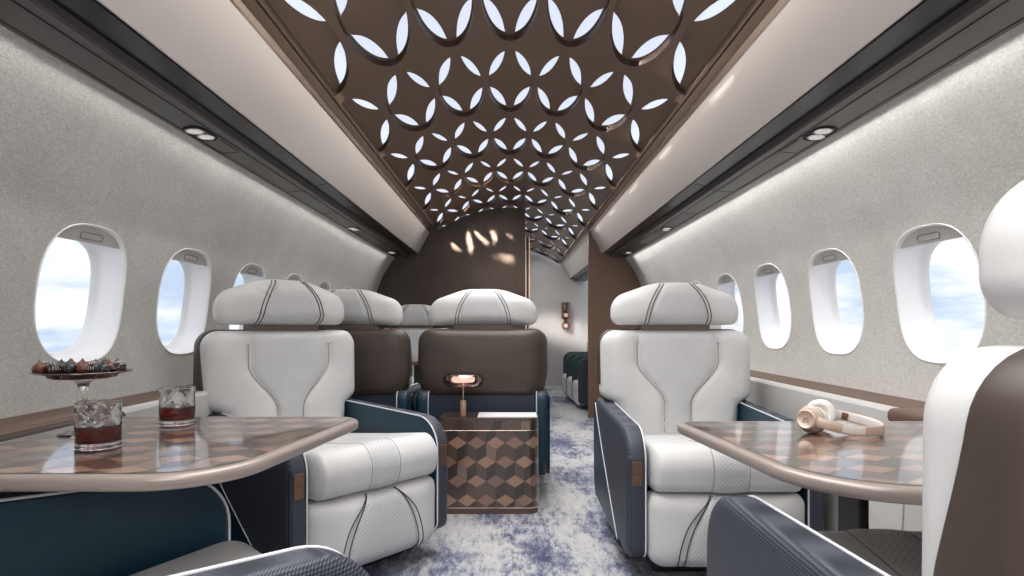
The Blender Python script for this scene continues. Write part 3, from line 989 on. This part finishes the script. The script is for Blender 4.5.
# left: aisle edge X=-.41, wall edge X=-1.17 ; Y 1.0 .. 1.667
TL = make_table((-0.80, 1.33), [(-0.305, -0.335), (0.315, -0.335), (0.405, 0.335), (-0.305, 0.335)], [0.03, 0.17, 0.07, 0.03],
                'table with cube marquetry top on the left, carrying two tumblers and a cake stand', [(-0.26, 0.10, 0.05, 0.10)], 3)
TR = make_table((0.82, 1.25), [(-0.33, -0.335), (0.37, -0.335), (0.37, 0.335), (-0.395, 0.335)], [0.20, 0.03, 0.03, 0.05],
                'table with cube marquetry top on the right, carrying the headphones', [(0.02, 0.22, 0.012, 0.05), (0.27, 0.22, 0.03, 0.05)], 8)
mkbox('hinge_housing', (0.31, 0.43, 0.36, 0.56, 0.66, 0.705), M['brownledge'], TR, 0.018, 4, True)

# marquetry cabinet -------------------------------------------------------------
def make_cabinet():
    r = thing('marquetry_cabinet', 'low cabinet with cube marquetry front and rounded corner beside the aisle', 'cabinet', (-0.30, 3.03, 0))
    W = 0.445; D = 0.20; R = 0.055; H = 0.485
    out = round_poly([(-0.06, 0.0), (W, 0.0), (W, D), (-0.06, D)], [0.03, R, 0.02, 0.02], 10)
    def prism(name, poly, z0, z1, m, sc_=1.0, bev=0.0):
        bm = bmesh.new(); cx, cy = 0.19, 0.1
        pts = [(cx + (a - cx) * sc_, cy + (b - cy) * sc_) for a, b in poly]
        A = [bm.verts.new((a, b, z0)) for a, b in pts]; Bq = [bm.verts.new((a, b, z1)) for a, b in pts]
        n = len(pts)
        for i in range(n): bm.faces.new((A[i], A[(i + 1) % n], Bq[(i + 1) % n], Bq[i]))
        bm.faces.new(A[::-1]); bm.faces.new(Bq)
        return link(name, bm, m, r, False)
    prism('plinth', out, 0.0, 0.028, M['brownledge'], 0.995)
    prism('brass_strip', out, 0.028, 0.034, M['trimstrip'], 1.006)
    prism('cabinet_body', out, 0.034, H - 0.014, WOODS[5], 0.985)
    prism('cabinet_top', out, H - 0.014, H, WOODS[3], 1.0)
    # veneer skin wraps front, round corner and aisle side
    Lf = W - R + 0.06; La = R * PI / 2; Ls = D - R
    def mp(u, v):
        d = -0.0015
        if u < Lf: return (-0.06 + u, d, v)
        if u < Lf + La:
            t = (u - Lf) / R; rr = R - d
            return (W - R + rr * math.sin(t), R - rr * math.cos(t), v)
        return (W - d, R + (u - Lf - La), v)
    T = Lf + La + Ls - 0.02
    bm = bmesh.new()
    blocks(bm, -0.1, T + 0.1, -0.06, H + 0.1, [(0.0, 0.036), (T, 0.036), (T, H - 0.066), (0.0, H - 0.066)], mp, w=0.097, ht=0.064, side=0.065, sd=5, subdiv=6)
    link('marquetry_front', bm, WOODS, r, False, recalc=True)
    bm = bmesh.new()
    blocks(bm, -0.07, T + 0.1, H - 0.12, H + 0.1, [(0.0, H - 0.061), (T, H - 0.061), (T, H - 0.016), (0.0, H - 0.016)], mp, w=0.097, ht=0.064, side=0.065, sd=9, subdiv=6)
    link('drawer_front', bm, WOODS, r, False, recalc=True)
    bm = bmesh.new(); 
    path = [mp(u, H - 0.0635) for u in np.linspace(0.0, T, 40)]
    tube(bm, path, 0.0016, 6); link('drawer_line', bm, M['trimstrip'], r)
    return r
make_cabinet()
bk = tag(mkbox('patch', (-0.165, 0.138, 3.036, 3.185, 0.4852, 0.4925), M['plain_white'], None, 0.002), 'thin white slab standing in for a pale patch on the marquetry cabinet by the lamp', 'patch')  # thin white slab standing in for a pale patch on the cabinet top

# table lamp ---------------------------------------------------------------
def make_lamp():
    r = thing('table_lamp', 'small cordless brass lamp with a flat smoked glass disc shade on the marquetry cabinet', 'lamp', (-0.242, 3.10, 0.4852))
    bm = bmesh.new(); lathe(bm, [(0, 0), (0.0145, 0), (0.0155, 0.002), (0.0155, 0.078), (0.0145, 0.08), (0, 0.08)], 32); link('lamp_base', bm, M['brass'], r)
    bm = bmesh.new(); lathe(bm, [(0, 0.08), (0.0028, 0.08), (0.0028, 0.175), (0, 0.175)], 16); link('lamp_stem', bm, M['gold'], r)
    bm = bmesh.new()
    pr = []
    for i in range(25):
        t = -PI / 2 + PI * i / 24; pr.append((0.073 + 0.034 * math.cos(t), 0.187 + 0.034 * math.sin(t)))
    pr = [(0, 0.153)] + pr + [(0, 0.221)]
    lathe(bm, pr, 48)
    pr2 = [(0, 0.156)] + [(0.073 + 0.031 * math.cos(-PI / 2 + PI * i / 24), 0.187 + 0.031 * math.sin(-PI / 2 + PI * i / 24)) for i in range(25)] + [(0, 0.218)]
    lathe(bm, pr2[::-1], 48)
    link('glass_shade', bm, M['smokeglass'], r, recalc=False)
    bm = bmesh.new(); lathe(bm, [(0, 0.176), (0.055, 0.176), (0.060, 0.180), (0.060, 0.197), (0.055, 0.201), (0, 0.201)], 40); link('light_disc', bm, M['lamp_glow'], r)
    return r
make_lamp()

# tumblers ------------------------------------------------------------------
def make_tumbler(loc, label):
    r = thing('tumbler', label, 'glass', loc, 0, 'cut crystal tumblers on the left table')
    R = 0.0405; H = 0.095; n = 72
    bm = bmesh.new()
    def outer(z, th):
        # diagonal wedge cuts
        q = 0.0
        if 0.02 < z < 0.085:
            u = th / (2 * PI) * 6; v = (z - 0.02) / 0.065 * 1.5
            for s in (1, -1):
                d = abs(((u + s * v) % 1.0) - 0.5)
                q = max(q, max(0, 1 - abs(d) / 0.08))
        return R - 0.0016 * q
    zs = [0, 0.002] + list(np.linspace(0.006, 0.0925, 34)) + [H - 0.0006, H]
    rings = []
    for z in zs:
        rings.append([(outer(z, 2 * PI * k / n) if 0.002 < z < H else (R - 0.003 if z == 0 else (R if z == 0.002 else R - 0.0008))) for k in range(n)])
    prof = []
    V = [[bm.verts.new((rr[k] * math.cos(2 * PI * k / n), rr[k] * math.sin(2 * PI * k / n), z)) for k in range(n)] for rr, z in zip(rings, zs)]
    inner = [(R - 0.0028, H), (R - 0.0028, H - 0.0006), (R - 0.003, 0.06), (R - 0.0033, 0.04), (R - 0.0034, 0.026), (R - 0.0035, 0.022), (R - 0.007, 0.0145), (0.02, 0.0135)]
    V += [[bm.verts.new((a * math.cos(2 * PI * k / n), a * math.sin(2 * PI * k / n), z)) for k in range(n)] for a, z in inner]
    for A, Bq in zip(V[:-1], V[1:]):
        for k in range(n): bm.faces.new((A[k], A[(k + 1) % n], Bq[(k + 1) % n], Bq[k]))
    c0 = bm.verts.new((0, 0, 0)); c1 = bm.verts.new((0, 0, 0.0135))
    for k in range(n):
        bm.faces.new((c0, V[0][(k + 1) % n], V[0][k])); bm.faces.new((c1, V[-1][k], V[-1][(k + 1) % n]))
    link('glass_body', bm, M['glass'], r)
    bm = bmesh.new()
    lathe(bm, [(0, 0.0130), (0.02, 0.0130), (R - 0.0068, 0.0140), (R - 0.0032, 0.022), (R - 0.0029, 0.045), (R - 0.0029, 0.0462), (R - 0.004, 0.0465), (0, 0.0465)], 48)
    link('drink', bm, M['whisky'], r)
    return r
make_tumbler((-0.84, 1.225, 0.7012), 'cut crystal tumbler of dark red drink, the nearer one beside the cake stand')
make_tumbler((-0.84, 1.515, 0.7012), 'cut crystal tumbler of dark red drink, the farther one before the swivelled seat')

# cake stand ---------------------------------------------------------------------
CS = (-0.985, 1.385, 0.7012)
st = thing('cake_stand', 'glass pedestal cake stand with a dark metal rimmed plate on the left table', 'cake stand', CS)
bm = bmesh.new()
lathe(bm, [(0, 0), (0.048, 0), (0.050, 0.002), (0.046, 0.005), (0.020, 0.010), (0.010, 0.020), (0.009, 0.030), (0.016, 0.048), (0.013, 0.058), (0.009, 0.072), (0.009, 0.105), (0.014, 0.118), (0.026, 0.126), (0.03, 0.1285), (0, 0.1285)], 40)
link('stand_foot', bm, M['glass'], st)
bm = bmesh.new()
lathe(bm, [(0, 0.129), (0.060, 0.129), (0.068, 0.132), (0.072, 0.138), (0.097, 0.1425), (0.0985, 0.1440), (0.097, 0.1455), (0.072, 0.1425), (0, 0.1415)], 64)
pl_ = link('stand_plate', bm, mat('dark_pewter_plate', (0.28, 0.22, 0.21), 0.12, 0.9), st)
# truffles
def truffle(x, y, kind, label):
    z = CS[2] + 0.1425
    rz = random.uniform(0, 6)
    r = thing('truffle', label, 'chocolate', (CS[0] + x, CS[1] + y, z), rz, 'chocolate truffles on the cake stand')
    r.scale = (1.22, 1.22, 1.22)
    R = 0.0115
    if kind in ('milk', 'dark'):
        bm = bmesh.new(); n = 24
        prof = [(0, 0.0), (0.0095, 0.0), (0.0118, 0.004), (0.0122, 0.009), (0.0105, 0.0145), (0.006, 0.0180), (0.003, 0.0205), (0.0012, 0.0235), (0, 0.0255)]
        lathe(bm, prof, n); link('truffle_body', bm, M['milk'] if kind == 'milk' else M['blackchoc'], r)
        bm = bmesh.new()
        for k in range(7):
            t = 2 * PI * k / 7
            tube(bm, [(0.0122 * math.cos(t + q * 0.9) * (1 - 0.85 * q ** 2), 0.0122 * math.sin(t + q * 0.9) * (1 - 0.85 * q ** 2), 0.007 + 0.0135 * q) for q in (0, 0.3, 0.6, 0.85, 1)], 0.0008, 5)
        link('swirl', bm, M['milk'] if kind == 'milk' else M['choc'], r)
    else:
        bm = bmesh.new()
        lathe(bm, [(0, 0), (0.010, 0), (0.0120, 0.004), (0.0122, 0.010), (0.0105, 0.0155), (0.006, 0.0190), (0, 0.020)], 24)
        link('truffle_body', bm, M['choc'], r)
        bm = bmesh.new()
        for k in (-2, -1, 0, 1, 2):
            off = k * 0.0042; path = []
            rr = math.sqrt(max(1e-8, 0.0124 ** 2 - off ** 2))
            for q in np.linspace(-1, 1, 11):
                a = q * PI / 2 * 1.0
                path.append((off + 0.0006 * math.sin(5 * q + k), rr * math.sin(a), 0.006 + (0.0145 * rr / 0.0124) * math.cos(a)))
            tube(bm, path, 0.0007, 5)
        link('icing_stripes', bm, M['icing'], r)
kinds = {'milk': 'swirled milk truffle', 'dark': 'swirled black truffle', 'striped': 'white-striped dark truffle'}
spots = []
for i, x in enumerate(np.linspace(-0.068, 0.068, 6)): spots.append((x, -0.030 - 0.012 * math.cos(i), i))
for i, x in enumerate(np.linspace(-0.082, 0.082, 7)): spots.append((x, 0.002 + 0.004 * (i % 2), i + 1))
for i, x in enumerate(np.linspace(-0.055, 0.055, 5)): spots.append((x, 0.036, i + 2))
order = ['milk', 'striped', 'dark', 'milk', 'striped', 'dark']
rowname = ['front row', 'middle row', 'back row']
posn = ['leftmost', 'second from the left', 'third from the left', 'fourth from the left', 'fifth from the left', 'sixth from the left', 'rightmost']
cnt = 0
for ri, row in enumerate((spots[:6], spots[6:13], spots[13:])):
    for i, (x, y, q) in enumerate(row):
        k = order[q % 6] if ri != 1 or i not in (0,) else 'striped'
        pn = 'rightmost' if i == len(row) - 1 else posn[i]
        truffle(x, y, k, "%s, %s in the %s on the cake stand" % (kinds[k], pn.replace('the ', ''), rowname[ri]))

# headphones ---------------------------------------------------------------------
def make_headphones():
    r = thing('headphones', 'white and champagne over-ear headphones lying on the right table', 'headphones', (0.757, 1.40, 0.7022))
    def cup(name, c, axis, R, T, m, prof=None):
        ax = Vector(axis).normalized(); rot = ax.to_track_quat('Z', 'Y').to_matrix().to_4x4()
        bm = bmesh.new()
        lathe(bm, prof, 40)
        bmesh.ops.transform(bm, matrix=Matrix.Translation(c) @ rot, verts=bm.verts)
        return link(name, bm, m, r)
    ax1 = (-0.80, -0.58, 0.10); c1 = Vector((-0.062, -0.010, 0.0315))
    e1 = cup('ear_cup', c1, ax1, 0, 0, M['hpgold'], [(0, -0.012), (0.029, -0.012), (0.0310, -0.008), (0.0312, 0.000), (0.029, 0.003), (0.0275, 0.0035), (0.0275, 0.007), (0.025, 0.012), (0.0225, 0.018), (0.0205, 0.0205), (0.0195, 0.0205), (0.0185, 0.0185), (0, 0.0195)])
    p1 = cup('ear_pad', c1, ax1, 0, 0, M['hpwhite'], [(0, -0.024), (0.012, -0.026), (0.018, -0.029), (0.025, -0.028), (0.0305, -0.023), (0.031, -0.014), (0.029, -0.011), (0, -0.011)])
    # small cross mark on the cup cap
    ax = Vector(ax1).normalized(); u = ax.cross(Vector((0, 0, 1))).normalized(); w = u.cross(ax)
    bm = bmesh.new()
    for t in (PI / 4, -PI / 4):
        d = u * math.cos(t) + w * math.sin(t)
        for s in (-1, 1):
            q0 = c1 + ax * 0.0198 + d * s * 0.0022; q1 = c1 + ax * 0.0198 + d * s * 0.0085
            tube(bm, [q0, q1], 0.0011, 6)
    for s in (-1, 1): tube(bm, [c1 + ax * 0.0198 + u * s * 0.002, c1 + ax * 0.0198 + u * s * 0.006], 0.0008, 6)
    link('cup_emblem', bm, M['rim'], e1)
    ax2 = (-0.62, -0.76, 0.18); c2 = Vector((-0.010, 0.040, 0.036))
    e2 = cup('ear_cup', c2, ax2, 0, 0, M['hpwhite'], [(0, -0.020), (0.022, -0.018), (0.031, -0.012), (0.0345, -0.004), (0.0345, 0.002), (0.031, 0.006), (0, 0.006)])
    p2 = cup('ear_pad', c2, ax2, 0, 0, M['hpwhite'], [(0, 0.014), (0.016, 0.015), (0.020, 0.019), (0.028, 0.020), (0.034, 0.015), (0.0355, 0.008), (0.033, 0.003), (0, 0.003)])
    # headband : flat strap swept along a U lying on the table
    P = [(-0.058, -0.034, 0.030), (-0.030, -0.048, 0.022), (0.006, -0.056, 0.015), (0.048, -0.058, 0.0125), (0.084, -0.044, 0.0130), (0.102, -0.012, 0.015), (0.097, 0.022, 0.019), (0.074, 0.048, 0.025), (0.044, 0.060, 0.032), (0.012, 0.060, 0.038)]
    def cr(t):
        n = len(P) - 1; f = t * n; i = min(int(f), n - 1); u_ = f - i
        p = [Vector(P[max(0, min(n, i + k))]) for k in (-1, 0, 1, 2)]
        return 0.5 * ((2 * p[1]) + (-p[0] + p[2]) * u_ + (2 * p[0] - 5 * p[1] + 4 * p[2] - p[3]) * u_ ** 2 + (-p[0] + 3 * p[1] - 3 * p[2] + p[3]) * u_ ** 3)
    def strap(name, t0, t1, hw, th, off, m, parent=r):
        bm = bmesh.new(); rings = []; K = 60
        for i in range(K + 1):
            t = t0 + (t1 - t0) * i / K; p = cr(t); tg = (cr(min(1, t + 0.01)) - cr(max(0, t - 0.01))).normalized()
            out = tg.cross(Vector((0, 0, 1))).normalized(); up_ = out.cross(tg).normalized()
            p = p + out * off
            ring = []
            for k in range(16):
                q = 2 * PI * k / 16; ca, sa = math.cos(q), math.sin(q)
                ring.append(bm.verts.new(p + out * th * math.copysign(abs(ca) ** 0.6, ca) + up_ * hw * math.copysign(abs(sa) ** 0.6, sa)))
            rings.append(ring)
        for A, Bq in zip(rings[:-1], rings[1:]):
            for k in range(16): bm.faces.new((A[k], A[(k + 1) % 16], Bq[(k + 1) % 16], Bq[k]))
        bm.faces.new(rings[0]); bm.faces.new(rings[-1][::-1])
        return link(name, bm, m, parent)
    hb = strap('headband', 0.0, 1.0, 0.0115, 0.0022, 0.0012, M['hpgold'])
    strap('headband_lining', 0.20, 0.97, 0.0105, 0.0026, -0.0024, M['hpwhite'], hb)
    strap('headband_arm', 0.0, 0.17, 0.0085, 0.0046, 0.0, M['hpgold'], hb)
    strap('headband_slider', 0.17, 0.30, 0.0105, 0.0040, 0.0, M['hpwhite'], hb)
    strap('hinge_plate', 0.825, 0.875, 0.0085, 0.0030, -0.0036, M['copper'], hb)
    return r
make_headphones()

# wall sconce, side facing seats, far table with flowers -----------------------------
def make_sconce():
    r = thing('wall_sconce', 'copper and glass wall sconce with two round bulbs on the far pale wall', 'wall light', (0.875, YF - 0.001, E + 0.12))
    mkbox('back_plate', (-0.014, 0.014, -0.02, 0.0, -0.14, 0.12), M['copper'], r, 0.004)
    bm = bmesh.new(); pr = [(0.0, -0.02), (0.03, -0.02), (0.062, -0.01), (0.072, 0.02), (0.072, 0.25), (0.069, 0.25), (0.069, 0.022), (0.058, -0.006), (0, -0.014)]
    lathe(bm, pr, 32, (0, -0.09, 0)); link('glass_cylinder', bm, M['smokeglass'], r)
    for z, n_ in ((0.05, 'bulb'), (-0.115, 'bulb')):
        bm = bmesh.new(); bmesh.ops.create_uvsphere(bm, u_segments=24, v_segments=16, radius=0.032)
        bmesh.ops.translate(bm, vec=(0, -0.09, z), verts=bm.verts); link(n_, bm, M['bulb'], r)
    bm = bmesh.new(); lathe(bm, [(0, -0.06), (0.02, -0.06), (0.045, -0.045), (0.02, -0.03), (0.018, -0.02), (0, -0.02)], 32, (0, -0.09, 0)); link('connector', bm, M['copper'], r)
    bm = bmesh.new()
    bmesh.ops.create_uvsphere(bm, u_segments=32, v_segments=20, radius=0.07); bmesh.ops.translate(bm, vec=(0, -0.09, -0.115), verts=bm.verts)
    link('glass_globe', bm, M['smokeglass'], r)
make_sconce()
def side_seat(loc, label, last=False, first=False):
    r = thing('side_facing_armchair', label, 'seat', loc, 0, 'side-facing seats beyond the walnut partition')
    # divider panel facing the viewer (thin along y), arched top towards the aisle
    def div(name, y, m):
        po = round_poly([(0.0, 0.07), (0.60, 0.07), (0.60, 0.60), (0.0, 0.60)], [0.05, 0.02, 0.03, 0.11], 10)
        p = Pillow(po, (0.3, 0.33), y, y + 0.05, 0.018, 0.018, K=4)
        bm = bmesh.new(); p.build(bm, XZ); link(name, bm, m, r)
    div('divider', 0.0, M['slate'] if first else M['green'])
    if last: div('divider', 0.47, M['green'])
    po = round_poly([(0.05, 0.30), (0.55, 0.30), (0.55, 0.46), (0.05, 0.46)], 0.06, 8)
    p = Pillow(po, (0.3, 0.38), 0.055, 0.465, 0.04, 0.04, K=4); bm = bmesh.new(); p.build(bm, XZ); link('seat_cushion', bm, M['white'], r)
    po = round_poly([(-0.02, 0.05), (0.12, 0.05), (0.12, 0.31), (-0.02, 0.31)], 0.045, 8)
    p = Pillow(po, (0.05, 0.18), 0.055, 0.465, 0.035, 0.035, K=4); bm = bmesh.new(); p.build(bm, XZ); link('leg_rest', bm, M['white'], r)
    po = round_poly([(0.42, 0.44), (0.58, 0.44), (0.60, 0.80), (0.50, 0.80)], 0.05, 8)
    p = Pillow(po, (0.52, 0.6), 0.055, 0.465, 0.04, 0.04, K=4); bm = bmesh.new(); p.build(bm, XZ); link('backrest', bm, M['white'], r)
side_seat((0.765, 6.72, 0), 'side-facing lounge seat nearest the partition, behind its dark slate divider', first=True)
side_seat((0.745, 7.20, 0), 'middle of the side-facing lounge seats beyond the partition')
side_seat((0.725, 7.68, 0), 'farthest side-facing lounge seat, nearest the sconce wall', last=True)

ft = thing('dining_table', 'distant table glimpsed between the two brown backrests', 'table', (-0.62, 4.58, 0))
p = Pillow(round_poly([(-0.55, -0.30), (0.45, -0.30), (0.45, 0.30), (-0.55, 0.30)], 0.05, 6), (0, 0), 0.67, 0.70, 0.012, 0.012, K=3)
bm = bmesh.new(); p.build(bm, lambda a, b, d: (a, b, d)); link('table_top', bm, WOODS[3], ft)
mkbox('table_post', (-0.1, 0.1, -0.1, 0.1, 0, 0.671), M['post'], ft, 0.01)
fv = thing('flower_vase', 'small dark red flowers peeping over the left brown backrest', 'flowers', (-0.86, 4.5, 0.701))
bm = bmesh.new(); lathe(bm, [(0, 0), (0.03, 0), (0.036, 0.03), (0.03, 0.08), (0.018, 0.10), (0.02, 0.115), (0.017, 0.115), (0.014, 0.10), (0, 0.02)], 24); link('vase', bm, M['copper'], fv)
bm = bmesh.new()
rnd = random.Random(2)
for k in range(5):
    a = 2 * PI * k / 5; x, y, z = 0.035 * math.cos(a), 0.035 * math.sin(a), 0.215 + 0.012 * (k % 2)
    for ring_, cnt_ in ((0.008, 5), (0.016, 7)):
        for j in range(cnt_):
            t = 2 * PI * j / cnt_
            res = bmesh.ops.create_uvsphere(bm, u_segments=8, v_segments=6, radius=0.009)
            for v in res['verts']: v.co = Vector((v.co.x + x + ring_ * math.cos(t), v.co.y + y + ring_ * math.sin(t), v.co.z * 1.2 + z - ring_ * 0.4))
link('blooms', bm, M['flower'], fv)
bm = bmesh.new()
for k in range(5):
    a = 2 * PI * k / 5; tube(bm, [(0, 0, 0.03), (0.01 * math.cos(a), 0.01 * math.sin(a), 0.12), (0.035 * math.cos(a), 0.035 * math.sin(a), 0.212)], 0.0016, 5)
link('stems', bm, M['leaf'], fv)

# ------------------------------------------------------------------ light
w = bpy.data.worlds.new('sky'); sc.world = w; w.use_nodes = True
nt = w.node_tree; bg = nt.nodes['Background']
tc = nt.nodes.new('ShaderNodeTexCoord'); mp_ = nt.nodes.new('ShaderNodeMapping'); mp_.inputs['Scale'].default_value = (1.0, 1.0, 3.2)
nz = nt.nodes.new('ShaderNodeTexNoise'); nz.inputs['Scale'].default_value = 5.0; nz.inputs['Detail'].default_value = 8; nz.inputs['Roughness'].default_value = 0.55
rp = nt.nodes.new('ShaderNodeValToRGB'); e = rp.color_ramp.elements
e[0].position = 0.40; e[0].color = (0.50, 0.62, 0.78, 1); e[1].position = 0.54; e[1].color = (0.90, 0.92, 0.95, 1)
q = e.new(0.46); q.color = (0.66, 0.74, 0.84, 1)
nt.links.new(tc.outputs['Generated'], mp_.inputs[0]); nt.links.new(mp_.outputs[0], nz.inputs['Vector'])
nt.links.new(nz.outputs['Fac'], rp.inputs[0]); nt.links.new(rp.outputs[0], bg.inputs['Color'])
bg.inputs['Strength'].default_value = 1.25

def area(name, loc, rot, sx, sy, power, col=(1, 1, 1), portal=False, spread=PI):
    l = bpy.data.lights.new(name, 'AREA'); l.shape = 'RECTANGLE'; l.size = sx; l.size_y = sy
    l.energy = power; l.color = col; l.spread = spread
    o = bpy.data.objects.new(name, l); C.objects.link(o); o.location = loc; o.rotation_euler = rot
    if portal:
        try: l.cycles.is_portal = True
        except Exception: pass
    return o
for s in (-1, 1):
    for k in range(-3, 7):
        area('window_daylight_portal', (s * 1.56, W0 + PITCH * k, E + 0.10), (0, s * PI / 2, 0), 0.46, 0.42, 1, portal=True)
Lc = 7.4; yc = (Y0 + 5.9) / 2
for s in (-1, 1):
    # cove LED strip along the ceiling edge, washing down into the cabin
    area('cove_led_strip', (s * 0.69, yc, E + 0.985), (0, s * -0.80, 0), 0.02, Lc, 6, (1.0, 0.95, 0.9), spread=2.4)
    # LED strip in the joint between bin and side lining, grazing down the wall
    area('wall_wash_led_strip', (s * 1.176, yc, E + 0.692), (0, -s * 0.30, 0), 0.012, Lc, 6 if s < 0 else 13, (1.0, 0.98, 0.95), spread=2.0)
area('overhead_fill', (-0.05, yc, E + 1.00), (0, -0.14, 0), 0.95, Lc, 70, (1.0, 0.98, 0.97), spread=2.1)  # unseen fill sheet added under the ceiling to brighten the cabin
area('behind_camera_fill', (0, -1.45, E + 0.75), (math.radians(62), 0, 0), 1.7, 0.5, 26, (1.0, 0.98, 0.96))  # added fill behind the camera, brightens the surfaces that face it
area('aft_cove_led', (0.5, 7.9, E + 1.08), (0, 0, 0), 0.3, 2.6, 12, (1.0, 0.97, 0.93))
def aim(o, d): o.rotation_euler = Vector(d).to_track_quat('-Z', 'Y').to_euler()
# collimated daylight strips inside the plenum: they throw petal-shaped patches on the bulkhead and on the right bin
o = area('plenum_beam', (-0.53, 5.60, E + 1.275), (0, 0, 0), 0.62, 0.22, 9.0, (1, 0.86, 0.72), spread=0.10); aim(o, (0.30, 0.80, -0.55))
o = area('plenum_beam', (-0.28, 4.73, E + 1.325), (0, 0, 0), 0.50, 0.20, 5.5, (1, 0.86, 0.72), spread=0.95); aim(o, (0.12, 0.87, -0.50))
for k in range(-5, 2):     # one slim beam per row of rings, grazing onto the right bin panel
    area('plenum_beam', (0.487, RC0 + 0.21 + PY * k, E + 1.128), (0, -math.radians(66), 0), 0.06, 0.26, 0.13, (1, 0.95, 0.88), spread=0.09)
o = area('plenum_beam', (-0.1, 7.9, E + 1.37), (0, 0, 0), 1.0, 0.9, 5.0, (1, 0.97, 0.93), spread=0.2); aim(o, (0.42, 0.75, -0.5))
